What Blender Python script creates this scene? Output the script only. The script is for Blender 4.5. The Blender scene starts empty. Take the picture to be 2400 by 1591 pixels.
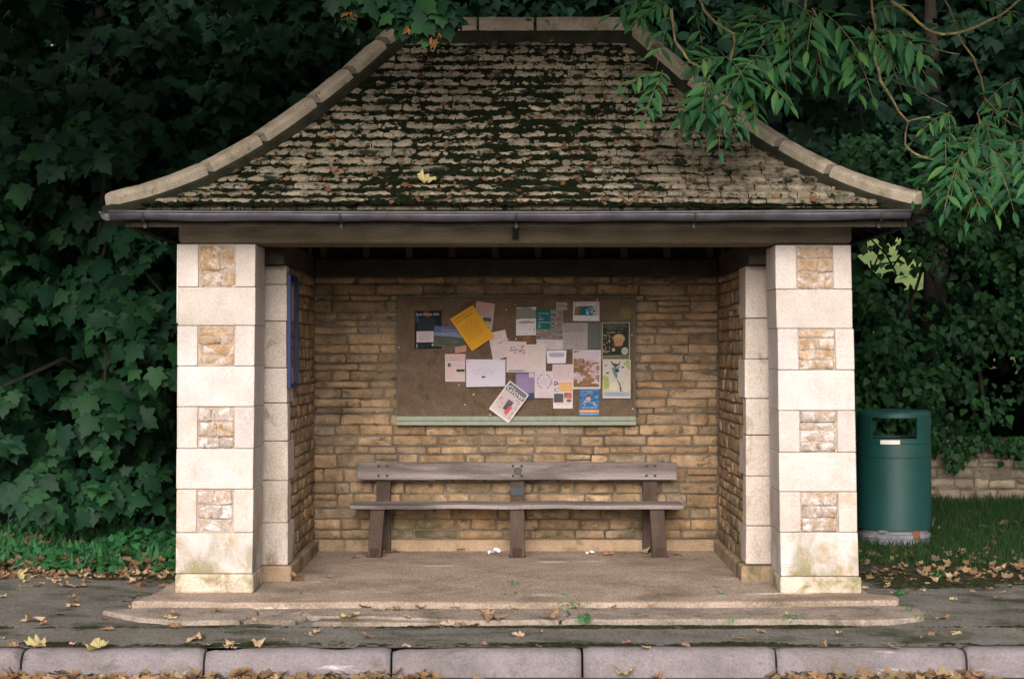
import bpy, math, random
import numpy as np
from mathutils import Vector, Matrix

random.seed(7)
rng = np.random.default_rng(11)
C = bpy.context.scene.collection
R = math.radians
U = random.uniform

# ------------------------------------------------------------------ camera numbers
F, CX, CY, DC, EYE = 4140.0, 1210.0, 820.0, 11.5, 1.583
def at(px, py, Y):
    d = Y + DC
    return Vector(((px - CX) * d / F, Y, EYE - (py - CY) * d / F))
def xa(px, Y): return (px - CX) * (Y + DC) / F
def za(py, Y): return EYE - (py - CY) * (Y + DC) / F

# ------------------------------------------------------------------ noise
_perm = rng.random((257, 257))
def vnoise(x, y):
    x = np.asarray(x, float); y = np.asarray(y, float)
    xi = np.floor(x).astype(int); yi = np.floor(y).astype(int)
    fx = x - xi; fy = y - yi
    fx = fx * fx * (3 - 2 * fx); fy = fy * fy * (3 - 2 * fy)
    a = _perm[xi % 256, yi % 256]; b = _perm[(xi + 1) % 256, yi % 256]
    c = _perm[xi % 256, (yi + 1) % 256]; d = _perm[(xi + 1) % 256, (yi + 1) % 256]
    return (a * (1 - fx) + b * fx) * (1 - fy) + (c * (1 - fx) + d * fx) * fy
def fbm(x, y, octv=4):
    s = 0; a = .5; t = 0
    for k in range(octv):
        s = s + a * vnoise(x * 2 ** k + 17.3 * k, y * 2 ** k + 5.1 * k); t += a; a *= .5
    return s / t

# ------------------------------------------------------------------ materials
def N(nt, typ, **kw):
    n = nt.nodes.new(typ)
    for k, v in kw.items():
        if k.startswith('i_'):
            n.inputs[k[2:].replace('_', ' ')].default_value = v
        else:
            setattr(n, k, v)
    return n
def rgba(c): return (c[0], c[1], c[2], 1)
def base_mat(name, rough=.9, spec=.3):
    m = bpy.data.materials.new(name); m.use_nodes = True
    nt = m.node_tree; b = nt.nodes['Principled BSDF']
    b.inputs['Roughness'].default_value = rough
    b.inputs['Specular IOR Level'].default_value = spec
    return m, nt, b
def ramp(nt, fac, stops):
    r = N(nt, 'ShaderNodeValToRGB')
    e = r.color_ramp.elements
    while len(e) < len(stops): e.new(.5)
    for el, (p, c) in zip(e, stops):
        el.position = p; el.color = rgba(c) if len(c) == 3 else c
    nt.links.new(fac, r.inputs[0]); return r.outputs[0]
def mixc(nt, fac, a, b, mode='MIX'):
    n = N(nt, 'ShaderNodeMix', data_type='RGBA', blend_type=mode)
    for sock, v in ((n.inputs[0], fac), (n.inputs[6], a), (n.inputs[7], b)):
        if hasattr(v, 'links'): nt.links.new(v, sock)
        elif isinstance(v, (int, float)): sock.default_value = v
        else: sock.default_value = rgba(v)
    return n.outputs[2]
def coords(nt, scale=(1, 1, 1)):
    g = N(nt, 'ShaderNodeNewGeometry')
    mp = N(nt, 'ShaderNodeMapping'); mp.inputs['Scale'].default_value = scale
    nt.links.new(g.outputs['Position'], mp.inputs[0]); return mp.outputs[0], g
def noise(nt, vec, scale, detail=5, rough=.6, dist=0):
    n = N(nt, 'ShaderNodeTexNoise'); n.inputs['Scale'].default_value = scale
    n.inputs['Detail'].default_value = detail; n.inputs['Roughness'].default_value = rough
    n.inputs['Distortion'].default_value = dist
    nt.links.new(vec, n.inputs['Vector']); return n.outputs[0]
def mottle(name, c1, c2, scale=6, rough=.9, bump=.4, bscale=45, island=None, speck=None, stains=(), spec=.25, stretch=(1, 1, 1), bdist=.01, grain=.2, gscale=80, gst=(1, 1, 1)):
    """c1/c2 mottled by noise; island = ramp colours multiplied per block; stains = (colour, scale, lo, hi, stretch[, zlo, zhi])"""
    m, nt, b = base_mat(name, rough, spec)
    vec, g = coords(nt, stretch)
    col = ramp(nt, noise(nt, vec, scale), [(.32, c1), (.68, c2)])
    if island:
        k = len(island)
        r = ramp(nt, g.outputs['Random Per Island'], [(i / max(1, k - 1), c) for i, c in enumerate(island)])
        col = mixc(nt, 1.0, col, r, 'MULTIPLY')
    for st in stains:
        v2, g2 = coords(nt, st[4])
        f = ramp(nt, noise(nt, v2, st[1], 7, .65, .3), [(st[2], (0, 0, 0)), (st[3], (1, 1, 1))])
        if len(st) > 5:
            sep = N(nt, 'ShaderNodeSeparateXYZ'); nt.links.new(g2.outputs['Position'], sep.inputs[0])
            mr = N(nt, 'ShaderNodeMapRange'); mr.inputs[1].default_value = st[5]; mr.inputs[2].default_value = st[6]
            mr.inputs[3].default_value = 1; mr.inputs[4].default_value = 0
            nt.links.new(sep.outputs[2], mr.inputs[0])
            f = mixc(nt, 1.0, f, mr.outputs[0], 'MULTIPLY')
        if len(st) > 7:
            f = mixc(nt, 1.0, f, (st[7],) * 3, 'MULTIPLY')
        col = mixc(nt, f, col, st[0])
    if grain:
        v3, _ = coords(nt, gst)
        gcol = ramp(nt, noise(nt, v3, gscale, 3, .75), [(.28, (1 - grain * 1.5,) * 3), (.5, (1, 1, 1)), (.72, (1 + grain,) * 3)])
        col = mixc(nt, 1.0, col, gcol, 'MULTIPLY')
    if speck:
        f = ramp(nt, noise(nt, vec, speck[1], 2, .5), [(speck[2], (0, 0, 0)), (speck[2] + .05, (1, 1, 1))])
        col = mixc(nt, f, col, speck[0])
    nt.links.new(col, b.inputs['Base Color'])
    if bump:
        bp = N(nt, 'ShaderNodeBump'); bp.inputs['Strength'].default_value = bump; bp.inputs['Distance'].default_value = bdist
        nt.links.new(noise(nt, vec, bscale, 6, .7), bp.inputs['Height'])
        nt.links.new(bp.outputs[0], b.inputs['Normal'])
    return m
def leaf_mat(name, cols, rough=.55, trans=.2, spec=.16):
    m, nt, b = base_mat(name, rough, spec)
    g = N(nt, 'ShaderNodeNewGeometry')
    k = len(cols)
    col = ramp(nt, g.outputs['Random Per Island'], [(i / (k - 1), c) for i, c in enumerate(cols)])
    vec, g2 = coords(nt)
    col = mixc(nt, noise(nt, vec, 30, 3), col, mixc(nt, 1., col, (.6, .65, .55), 'MULTIPLY'))
    nt.links.new(col, b.inputs['Base Color'])
    t = N(nt, 'ShaderNodeBsdfTranslucent'); nt.links.new(mixc(nt, 1., col, (1.3, 1.5, .7), 'MULTIPLY'), t.inputs[0])
    ms = N(nt, 'ShaderNodeMixShader'); ms.inputs[0].default_value = trans
    nt.links.new(b.outputs[0], ms.inputs[1]); nt.links.new(t.outputs[0], ms.inputs[2])
    nt.links.new(ms.outputs[0], nt.nodes['Material Output'].inputs[0])
    return m
def plain(name, c, rough=.6, spec=.4, metal=0, var=.12, scale=25, bump=0):
    m, nt, b = base_mat(name, rough, spec); b.inputs['Metallic'].default_value = metal
    vec, g = coords(nt)
    col = ramp(nt, noise(nt, vec, scale), [(.3, tuple(x * (1 - var) for x in c)), (.7, tuple(min(1, x * (1 + var)) for x in c))])
    nt.links.new(col, b.inputs['Base Color'])
    if bump:
        bp = N(nt, 'ShaderNodeBump'); bp.inputs['Strength'].default_value = bump; bp.inputs['Distance'].default_value = .005
        nt.links.new(noise(nt, vec, 120, 4), bp.inputs['Height']); nt.links.new(bp.outputs[0], b.inputs['Normal'])
    return m

M = {}
M['ashlar'] = mottle('ashlar_limestone', (.465, .408, .382), (.59, .527, .505), 5, .92, .5, 70,
    island=[(.80, .79, .78), (1, 1, 1), (.88, .85, .80), (1.0, .97, .93)],
    stains=[((.40, .25, .10), 5.5, .50, .66, (1, 1, 1), .25, 1.05, .9), ((.17, .15, .06), 4.5, .43, .62, (1, 1, .7), .12, .55, .85), ((.26, .21, .16), 9, .54, .72, (1, 1, .35), -.1, 2.6, .45), ((.72, .66, .62), 11, .6, .7, (1, 1, 1), -.1, 3, .6)],
    speck=((.33, .27, .2), 75, .67), grain=.11)
M['ashlar_base'] = mottle('pillar_base_stone', (.42, .345, .26), (.57, .48, .40), 7, .92, .6, 60,
    stains=[((.20, .17, .08), 6, .48, .66, (1, 1, 1))])
M['pier'] = mottle('pier_limestone', (.46, .39, .335), (.57, .495, .44), 5, .92, .5, 70,
    island=[(.82, .8, .78), (1, 1, 1), (.92, .88, .84)],
    stains=[((.16, .10, .05), 3.0, .47, .58, (1, 1, .5), .1, .75, .9), ((.2, .17, .1), 8, .58, .74, (1, 1, .4))])
ISL = [(.55, .52, .50), (.95, .88, .78), (1.15, 1.0, .82), (.75, .74, .74), (1.1, .98, .86), (.68, .60, .52), (1.0, .86, .68), (.85, .85, .85)]
M['rubble'] = mottle('rubble_stone', (.28, .195, .124), (.49, .375, .262), 9, .95, .9, 38, island=ISL,
    stains=[((.07, .06, .04), 2.6, .46, .62, (1, 1, 2.2), -9, 9, .75), ((.09, .075, .05), 9, .55, .68, (1, 1, 1.8)), ((.46, .40, .33), 17, .62, .74, (1, 1, 1)), ((.075, .075, .035), 2.4, .44, .62, (1, 1, 1.6), .15, .75, .75)], bdist=.016)
M['panel_stone'] = mottle('panel_rubble_stone', (.30, .20, .115), (.47, .36, .26), 14, .95, .9, 45,
    island=[(.85, .88, .98), (1.05, .92, .78), (.85, .88, .95), (1.1, 1.02, .98), (.95, .95, 1.0)],
    stains=[((.55, .48, .45), 13, .50, .62, (1, 1, 1)), ((.27, .14, .035), 9, .58, .7, (1, 1, 1)), ((.2, .17, .15), 17, .6, .7, (1, 1, 1))], bdist=.014)
M['mortar'] = mottle('old_mortar', (.050, .042, .030), (.23, .185, .135), 2.6, 1, .8, 50)
M['light_mortar'] = mottle('light_mortar', (.40, .34, .29), (.60, .53, .48), 9, 1, .8, 50)
M['panel_pale'] = mottle('pale_rubble_stone', (.34, .26, .20), (.52, .45, .40), 16, .95, 1, 45,
    island=[(.88, .9, .98), (1.05, .98, .92), (.9, .9, .95), (1.05, 1.02, 1.0)],
    stains=[((.62, .56, .54), 13, .50, .60, (1, 1, 1)), ((.34, .19, .06), 8, .55, .66, (1, 1, 1)), ((.22, .18, .17), 19, .56, .66, (1, 1, 1))], bdist=.016)
M['panel_mortar'] = mottle('panel_mortar', (.32, .255, .195), (.44, .36, .29), 15, 1, .8, 50)
M['plinth'] = mottle('plinth_concrete', (.24, .16, .10), (.36, .26, .17), 6, .95, .5, 50, stains=[((.09, .08, .04), 4, .5, .68, (1, 1, 1))])
M['floor'] = mottle('worn_concrete', (.245, .18, .135), (.37, .285, .225), 2.2, .9, .45, 60,
    stains=[((.12, .09, .06), 1.6, .5, .74, (1, 1, 1)), ((.64, .56, .50), 1.1, .61, .66, (.8, 4.5, 1)), ((.15, .11, .08), 1.8, .56, .70, (.8, 1.2, 1), -9, 9, .7)], speck=((.5, .42, .36), 75, .67), grain=.32, gst=(1, .22, 1))
M['slab'] = mottle('pavement_slab_stone', (.20, .155, .125), (.31, .25, .205), 4, .92, .6, 55,
    stains=[((.10, .08, .055), 2.6, .52, .7, (1, 1, 1)), ((.055, .06, .025), 5, .6, .7, (1, 1, 1))], speck=((.36, .3, .25), 75, .67), grain=.32, gst=(1, .22, 1))
M['tarmac'] = mottle('worn_tarmac', (.125, .11, .095), (.20, .18, .155), 2.5, .95, 1, 130,
    stains=[((.035, .042, .018), 1.7, .50, .66, (1, 1.6, 1)), ((.19, .165, .135), 210, .62, .72, (1, 1, 1))], speck=((.28, .25, .22), 75, .67), grain=.32, gst=(1, .22, 1))
M['road'] = mottle('road_asphalt', (.045, .04, .036), (.075, .068, .06), 5, .95, .9, 120, speck=((.14, .12, .1), 170, .7), grain=.32, gst=(1, .22, 1))
M['kerb'] = mottle('kerb_concrete', (.15, .128, .134), (.22, .19, .197), 4, .9, .55, 70, island=[(.88, .88, .88), (1, 1, 1), (.94, .93, .92)],
    stains=[((.10, .085, .078), 6, .56, .72, (.8, 1, 1.4)), ((.12, .10, .09), 2, .52, .72, (1, 2, 1)), ((.46, .42, .41), 2.2, .64, .72, (.7, 5, 5))], speck=((.14, .12, .12), 75, .67))
M['verge'] = mottle('verge_earth', (.025, .022, .012), (.06, .045, .026), 5, 1, .9, 40, stains=[((.02, .045, .014), 1.5, .45, .6, (1, 1, 1))])
M['field'] = mottle('field_grass', (.07, .12, .03), (.16, .20, .065), 1.2, 1, .8, 20, stains=[((.3, .27, .18), .5, .6, .68, (1, 1, 1))])
M['tile'] = mottle('stone_slate', (.175, .150, .110), (.295, .256, .198), 9, .95, .9, 42,
    island=[(.6, .58, .53), (.98, .95, .92), (1.15, 1.1, 1.02), (.82, .8, .76), (1.05, .98, .88)],
    stains=[((.05, .05, .03), 11, .55, .66, (1, 1, 1)), ((.46, .41, .34), 21, .64, .72, (1, 1, 1)), ((.012, .015, .007), 7, .55, .60, (1, 1, 1)), ((.012, .014, .008), 30, .575, .63, (1, 1, 1))], bdist=.015, grain=.25)
M['moss'] = mottle('roof_moss', (.005, .0075, .0042), (.014, .020, .0075), 22, 1, 1, 140, stains=[((.025, .050, .012), 2.6, .62, .74, (1, 1, 1)), ((.055, .038, .018), 9, .64, .7, (1, 1, 1))], bdist=.02, spec=.05)
M['kerb_moss'] = mottle('pavement_moss', (.020, .024, .011), (.058, .062, .028), 25, 1, 1, 140, stains=[((.12, .09, .055), 14, .56, .66, (1, 1, 1))], bdist=.02, spec=.05, grain=.32, gst=(1, .22, 1))
M['coping'] = mottle('coping_stone', (.31, .26, .20), (.42, .36, .29), 7, .95, .7, 70, island=[(.85, .84, .8), (1, 1, 1), (.93, .9, .86)],
    stains=[((.05, .05, .03), 9, .61, .68, (1, 1, 1)), ((.15, .14, .075), 2.5, .52, .7, (1, 1, 1))], speck=((.16, .13, .09), 75, .67))
M['coping_bed_shade'] = mottle('mortar_bed_with_shade', (.010, .011, .006), (.028, .027, .014), 9, 1, .8, 60)  # mossy mortar, its colour darkened further for the shadow band below the stones
M['timber_dark'] = mottle('dark_timber', (.030, .024, .017), (.055, .045, .032), 5, .9, .6, 40, stretch=(1, 1, 1))
M['stud'] = mottle('stud_timber', (.06, .047, .034), (.10, .08, .058), 5, .9, .6, 40)
M['beam'] = mottle('weathered_beam', (.10, .077, .050), (.175, .137, .094), 4, .85, .5, 35, stretch=(.25, 1, 3), stains=[((.20, .16, .11), 2, .56, .72, (.3, 1, 3))])
M['bench'] = mottle('weathered_bench_timber', (.175, .140, .132), (.31, .262, .250), 5, .85, .7, 30, stretch=(.22, 1, 5),
    stains=[((.095, .078, .072), 3, .5, .66, (.3, 1, 2)), ((.35, .3, .28), 4, .66, .74, (.25, 1, 7))])
M['leg'] = mottle('brown_bench_leg', (.045, .029, .021), (.085, .058, .044), 6, .85, .6, 40, stretch=(1, 1, .35), stains=[((.14, .105, .085), 7, .6, .72, (1, 1, .4))])
M['gutter'] = plain('gutter_metal', (.065, .063, .072), .5, .4, .15, .35, 9)
M['iron'] = plain('dark_iron', (.03, .03, .032), .6, .4, .3)
M['bolt'] = plain('bolt_steel', (.035, .03, .03), .5, .4, .5)
M['plaque'] = plain('plaque_metal', (.035, .04, .045), .45, .5, .6)
M['medal'] = plain('disc_bronze', (.055, .06, .045), .55, .5, .5)
M['board'] = mottle('cork_board', (.105, .070, .045), (.155, .108, .074), 10, 1, .5, 160, stains=[((.20, .15, .11), 3, .60, .8, (1, 1, 1)), ((.07, .045, .028), 5, .56, .7, (1, 1, 1))])
M['board_trim'] = plain('sage_green_trim', (.25, .275, .21), .7, .3)
M['board_frame'] = plain('board_edge', (.10, .09, .07), .7, .3)
M['blue'] = plain('blue_paint', (.004, .020, .085), .5, .3)
M['bin'] = mottle('bin_green_plastic', (.005, .046, .040), (.007, .060, .052), 6, .5, .25, 260, spec=.5, bdist=.003)
M['bin_dark'] = plain('bin_inside', (.006, .008, .007), .9, .1)
M['bin_base'] = mottle('bin_base_grey', (.16, .16, .18), (.25, .25, .27), 12, .8, .4, 60)
M['rust_dark'] = plain('dark_rust', (.045, .026, .020), .85, .2, 0, .5, 60)
M['rust'] = plain('rust', (.20, .08, .04), .9, .2, 0, .5, 60)
M['white'] = plain('white_label', (.8, .76, .72), .5, .3, 0, .04)
M['drystone'] = mottle('dry_wall_stone', (.22, .18, .14), (.36, .31, .25), 9, .95, .9, 40, island=[(.55, .52, .48), (1, .98, .95), (.8, .76, .7), (1.12, 1.08, 1)], stains=[((.06, .06, .035), 5, .55, .7, (1, 1, 1))], bdist=.015)
M['bark'] = mottle('twig_bark', (.085, .068, .035), (.17, .135, .075), 22, .9, .8, 60, stains=[((.27, .21, .035), 9, .55, .66, (1, 1, 1)), ((.30, .27, .24), 14, .6, .7, (1, 1, 1))])
M['bark_dark'] = mottle('trunk_bark', (.018, .016, .011), (.04, .034, .024), 9, .95, .9, 30)
M['syc'] = leaf_mat('sycamore_leaf', [(.007, .030, .013), (.013, .056, .024), (.014, .046, .026), (.032, .100, .034), (.009, .036, .018), (.018, .072, .026)])
M['syc_dark'] = leaf_mat('leaf_painted_shade', [(.005, .018, .010), (.009, .030, .016), (.006, .022, .012)], .7, .15, .1)  # leaf colour lowered so the wood behind looks shaded
M['ash'] = leaf_mat('ash_leaf', [(.018, .080, .032), (.032, .120, .042), (.018, .068, .034), (.060, .165, .048), (.014, .055, .03), (.09, .19, .05)])
M['ivy'] = leaf_mat('ivy_leaf', [(.008, .034, .014), (.016, .060, .018), (.030, .092, .024), (.010, .040, .018)], .5)
M['grass'] = leaf_mat('verge_grass', [(.013, .05, .014), (.020, .066, .018), (.034, .078, .024), (.012, .04, .014), (.06, .07, .03)], .6)
M['weed'] = leaf_mat('weed_leaf', [(.05, .20, .07), (.08, .26, .08), (.06, .22, .075), (.03, .13, .05)], .5)
M['weed_verge'] = leaf_mat('verge_weed_leaf', [(.022, .095, .034), (.04, .145, .048), (.03, .115, .04), (.014, .06, .026)], .5)
DEAD = [(.25, .13, .07), (.36, .22, .135), (.18, .095, .055), (.32, .23, .14), (.12, .07, .042)]
M['dead'] = leaf_mat('dead_leaves', DEAD, .8, .15, .2)
M['dead_roof'] = leaf_mat('dead_leaves_on_roof', [(.11, .05, .024), (.17, .085, .042), (.07, .036, .02), (.23, .135, .075)], .8, .15, .2)
M['leaf_brown'] = leaf_mat('brown_leaf', [(.27, .15, .09), (.33, .195, .125)], .8, .15, .2)
M['leaf_tan'] = leaf_mat('tan_leaf', [(.44, .29, .195), (.50, .35, .245)], .8, .15, .2)
M['leaf_yellow'] = leaf_mat('yellow_leaf', [(.48, .38, .16), (.56, .45, .25)], .75, .2, .2)
M['seed'] = leaf_mat('seed_keys', [(.33, .14, .045), (.42, .21, .08)], .7, .3, .2)
M['litter'] = plain('white_tissue', (.8, .78, .78), .8, .2, 0, .05)
gm, gnt, gb = base_mat('clear_sheet', .08, .5)
gb.inputs['Alpha'].default_value = .12; gb.inputs['Base Color'].default_value = (.3, .35, .4, 1)
M['clear'] = gm
_pc = {}
def paper(c):
    k = tuple(round(x, 3) for x in c)
    if k not in _pc: _pc[k] = plain('paper_ink', k, .75, .2, 0, .07, 60)
    return _pc[k]

# ------------------------------------------------------------------ object helpers
def tag(o, label=None, cat=None, group=None, kind=None):
    if label: o['label'] = label
    if cat: o['category'] = cat
    if group: o['group'] = group
    if kind: o['kind'] = kind
    return o
def empty(name, loc, label=None, cat=None, group=None):
    o = bpy.data.objects.new(name, None); C.objects.link(o)
    o.location = loc; o.empty_display_size = .1
    return tag(o, label, cat, group)
def world_loc(o):
    p = Vector((0, 0, 0))
    while o: p += o.location; o = o.parent
    return p
def link(name, me, parent, origin=None):
    """mesh coordinates are world coordinates: shift them to the parent's base (or to the thing's own base)"""
    if parent is not None: off = world_loc(parent)
    else: off = Vector(origin) if origin is not None else Vector((0, 0, 0))
    me.transform(Matrix.Translation(-off))
    o = bpy.data.objects.new(name, me); C.objects.link(o)
    if parent is not None: o.parent = parent
    else: o.location = off
    return o
class MB:
    def __init__(s): s.v = []; s.f = []; s.m = []
    def add(s, vs, fs, m=0):
        b = len(s.v); s.v += [tuple(p) for p in vs]
        for f in fs: s.f.append(tuple(i + b for i in f)); s.m.append(m)
    def box(s, x0, x1, y0, y1, z0, z1, m=0, j=0):
        vs = [(x, y, z) for x in (x0, x1) for y in (y0, y1) for z in (z0, z1)]
        if j: vs = [(a + U(-j, j), b + U(-j, j), c + U(-j, j)) for a, b, c in vs]
        s.add(vs, [(0, 1, 3, 2), (4, 6, 7, 5), (0, 4, 5, 1), (2, 3, 7, 6), (0, 2, 6, 4), (1, 5, 7, 3)], m)
    def hexa(s, vs, m=0):
        s.add(vs, [(0, 1, 3, 2), (4, 6, 7, 5), (0, 4, 5, 1), (2, 3, 7, 6), (0, 2, 6, 4), (1, 5, 7, 3)], m)
    def tube(s, pts, rad, n=7, m=0, cap=True):
        pts = [Vector(p) for p in pts]
        if not hasattr(rad, '__len__'): rad = [rad] * len(pts)
        rings = []
        up = Vector((0.13, .21, .97))
        for i, p in enumerate(pts):
            t = (pts[min(i + 1, len(pts) - 1)] - pts[max(i - 1, 0)]).normalized()
            a = t.cross(up)
            if a.length < 1e-3: a = t.cross(Vector((1, 0, 0)))
            a.normalize(); b = t.cross(a)
            rings.append([p + (a * math.cos(2 * math.pi * k / n) + b * math.sin(2 * math.pi * k / n)) * rad[i] for k in range(n)])
        vs = [q for r in rings for q in r]; fs = []
        for i in range(len(pts) - 1):
            for k in range(n):
                fs.append((i * n + k, i * n + (k + 1) % n, (i + 1) * n + (k + 1) % n, (i + 1) * n + k))
        if cap: fs.append(tuple(range(n - 1, -1, -1))); fs.append(tuple((len(pts) - 1) * n + k for k in range(n)))
        s.add(vs, fs, m)
    def lathe(s, prof, cx, cy, n=40, m=0, a0=0, a1=2 * math.pi):
        full = abs(a1 - a0 - 2 * math.pi) < 1e-6
        cols = n if full else n + 1
        vs = [(cx + r * math.cos(a0 + (a1 - a0) * k / n), cy + r * math.sin(a0 + (a1 - a0) * k / n), z) for r, z in prof for k in range(cols)]
        fs = []
        for i in range(len(prof) - 1):
            for k in range(n):
                k2 = (k + 1) % cols
                fs.append((i * cols + k, i * cols + k2, (i + 1) * cols + k2, (i + 1) * cols + k))
        s.add(vs, fs, m)
    def build(s, name, mats, parent=None, smooth=False, bevel=0, seg=2, origin='auto', merge=False):
        if not isinstance(mats, (list, tuple)): mats = [mats]
        me = bpy.data.meshes.new(name); me.from_pydata(s.v, [], s.f)
        for m in mats: me.materials.append(m)
        me.polygons.foreach_set('material_index', s.m)
        if smooth: me.polygons.foreach_set('use_smooth', [True] * len(s.f))
        me.update()
        org = None
        if parent is None and origin == 'auto':
            a = np.array(s.v); org = ((a[:, 0].min() + a[:, 0].max()) / 2, (a[:, 1].min() + a[:, 1].max()) / 2, a[:, 2].min())
        o = link(name, me, parent, org)
        if bevel:
            b = o.modifiers.new('bevel', 'BEVEL'); b.width = bevel; b.segments = seg; b.limit_method = 'ANGLE'; b.angle_limit = R(35)
        return o
def np_mesh(name, V, tris, mat, parent=None, smooth=False, origin=None, mi=None):
    me = bpy.data.meshes.new(name)
    V = np.asarray(V, np.float32); tris = np.asarray(tris, np.int32)
    k = tris.shape[1]
    me.vertices.add(len(V)); me.vertices.foreach_set('co', V.ravel())
    me.loops.add(tris.size); me.loops.foreach_set('vertex_index', tris.ravel())
    me.polygons.add(len(tris)); me.polygons.foreach_set('loop_start', np.arange(0, tris.size, k, dtype=np.int32))
    for m in (mat if isinstance(mat, list) else [mat]): me.materials.append(m)
    if mi is not None: me.polygons.foreach_set('material_index', np.asarray(mi, np.int32))
    if smooth: me.polygons.foreach_set('use_smooth', np.ones(len(tris), bool))
    me.update(calc_edges=True); me.validate()
    if parent is None and origin is None: origin = (V[:, 0].mean(), V[:, 1].mean(), V[:, 2].min())
    return link(name, me, parent, origin)

# ------------------------------------------------------------------ leaves
def fan(outline, centre, zf):
    o = [(x, y, zf(x, y)) for x, y in outline]
    v = [(centre[0], centre[1], zf(*centre))] + o
    n = len(o)
    return np.array(v), np.array([(0, 1 + i, 1 + (i + 1) % n) for i in range(n)])
half = [(.05, -.02), (.19, -.10), (.38, .0), (.30, .16), (.43, .25), (.56, .41), (.44, .48), (.27, .51), (.26, .70), (.12, .80)]
pal = [(0, .03)] + half + [(0, 1.0)] + [(-x, y) for x, y in reversed(half)]
PALM = fan(pal, (0, .33), lambda x, y: -.28 * abs(x) ** 1.3 - .30 * y * y + .10)
SIMPLE = fan([(0, 0), (.3, .05), (.5, .4), (.28, .55), (0, 1), (-.28, .55), (-.5, .4), (-.3, .05)], (0, .4), lambda x, y: -.25 * abs(x) - .25 * y * y)
IVY = fan([(0, .06), (.25, -.04), (.46, .2), (.36, .45), (.2, .7), (0, 1), (-.2, .7), (-.36, .45), (-.46, .2), (-.25, -.04)], (0, .35), lambda x, y: -.2 * abs(x) - .15 * y * y)
LANCE = fan([(0, 0), (.10, .18), (.155, .40), (.125, .66), (.045, .86), (0, 1), (-.045, .86), (-.125, .66), (-.155, .40), (-.10, .18)], (0, .45), lambda x, y: .35 * abs(x) - .20 * y * y)
CURL = fan(pal, (0, .33), lambda x, y: .55 * x * x + .35 * (y - .4) ** 2 - .02)
CURL2 = fan(pal, (0, .33), lambda x, y: .5 * abs(x) * (1 if x > 0 else .4) + .3 * max(0, y - .3) ** 1.5)
CURL3 = fan(pal, (0, .33), lambda x, y: .9 * x * x - .25 * y * y + .12)
def nrm(a): return a / np.maximum(1e-9, np.linalg.norm(a, axis=1, keepdims=True))
def place(tmpl, P, Nn, D, S):
    """leaves at P with normal Nn, tip direction D, size S -> vertices, triangles"""
    T, tr = tmpl
    Nn = nrm(Nn); D = nrm(D - Nn * (D * Nn).sum(1, keepdims=True)); X = np.cross(D, Nn)
    V = P[:, None, :] + S[:, None, None] * (T[None, :, 0:1] * X[:, None, :] + T[None, :, 1:2] * D[:, None, :] + T[None, :, 2:3] * Nn[:, None, :])
    n = len(P)
    tri = (tr[None] + (np.arange(n) * len(T))[:, None, None]).reshape(-1, 3)
    return V.reshape(-1, 3), tri
class Leaves:
    def __init__(s): s.V = []; s.T = []; s.n = 0
    def add(s, V, T):
        s.V.append(V); s.T.append(T + s.n); s.n += len(V)
    def cloud(s, tmpl, c, rad, n, size, up=.6, front=.5, out=.5, rnd=.5, droop=.8, shell=.5):
        c = np.array(c); rad = np.array(rad)
        d = nrm(rng.normal(size=(n, 3))); r = rng.random((n, 1)) ** shell
        P = c + d * r * rad
        Nn = out * d + np.array([0, -front, up]) + rnd * rng.normal(size=(n, 3))
        D = .6 * d + np.array([0, -.25, -droop]) + .45 * rng.normal(size=(n, 3))
        S = size * rng.uniform(.45, 1.2, n)
        s.add(*place(tmpl, P, Nn, D, S))
    def build(s, name, mat, parent=None):
        return np_mesh(name, np.concatenate(s.V), np.concatenate(s.T), mat, parent)
def join_limbs(mb, base, tips, r0=.07, n=7):
    for t in tips:
        b = Vector(base); t = Vector(t)
        mid = (b + t) / 2 + Vector((U(-.2, .2), U(-.2, .2), .25))
        mb.tube([b, mid, t], [r0, r0 * .6, r0 * .2], n)

# ================================================================== ground
def grid_surface(name, xs, ys, zf, mat, label=None, kind='structure', parent=None):
    X, Y = np.meshgrid(xs, ys); Z = zf(X, Y)
    nx, ny = len(xs), len(ys)
    V = np.stack([X, Y, Z], -1).reshape(-1, 3)
    i = np.arange(ny - 1)[:, None] * nx + np.arange(nx - 1)[None]
    q = np.stack([i, i + 1, i + nx + 1, i + nx], -1).reshape(-1, 4)
    o = np_mesh(name, V, q, mat, parent, True)
    if kind: o['kind'] = kind
    if label: o['label'] = label
    return o
def gz(Y): return np.interp(Y, [-1.7, 1.2, 3.0, 5.5, 9, 14], [-.075, -.035, .0, .13, .3, .4])
grid_surface('ground', np.linspace(-300, 300, 13), np.linspace(-300, 300, 13), lambda x, y: np.full_like(x, -.6), M['verge'], 'dark earth beyond the road and the trees')
grid_surface('road', np.linspace(-80, 80, 9), np.linspace(-60, -1.76, 6), lambda x, y: np.full_like(x, -.215), M['road'], 'dark asphalt road along the bottom edge in front of the kerb')
grid_surface('pavement', np.linspace(-7, 7, 281), np.linspace(-1.66, 1.32, 60), lambda x, y: gz(y) + .012 * (fbm(x * 1.1, y * 1.3) - .5) + .004 * (fbm(x * 9, y * 9, 2) - .5), M['tarmac'], 'grey worn tarmac pavement with moss between the kerb and the shelter')
grid_surface('verge', np.linspace(-16, 16, 161), np.linspace(1.2, 15, 90), lambda x, y: gz(y) + .05 * (fbm(x * .8, y * .8) - .5) - .012, M['verge'], 'dark earth verge under the trees behind the pavement')
grid_surface('field', np.linspace(-60, 60, 41), np.linspace(15, 120, 40), lambda x, y: .35 + np.interp(y, [15, 25, 60, 120], [0, 1.6, 9, 14]) + .6 * (fbm(x * .1, y * .1) - .5), M['field'], 'pale green hill field glimpsed through the gap in the hedge')

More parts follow.
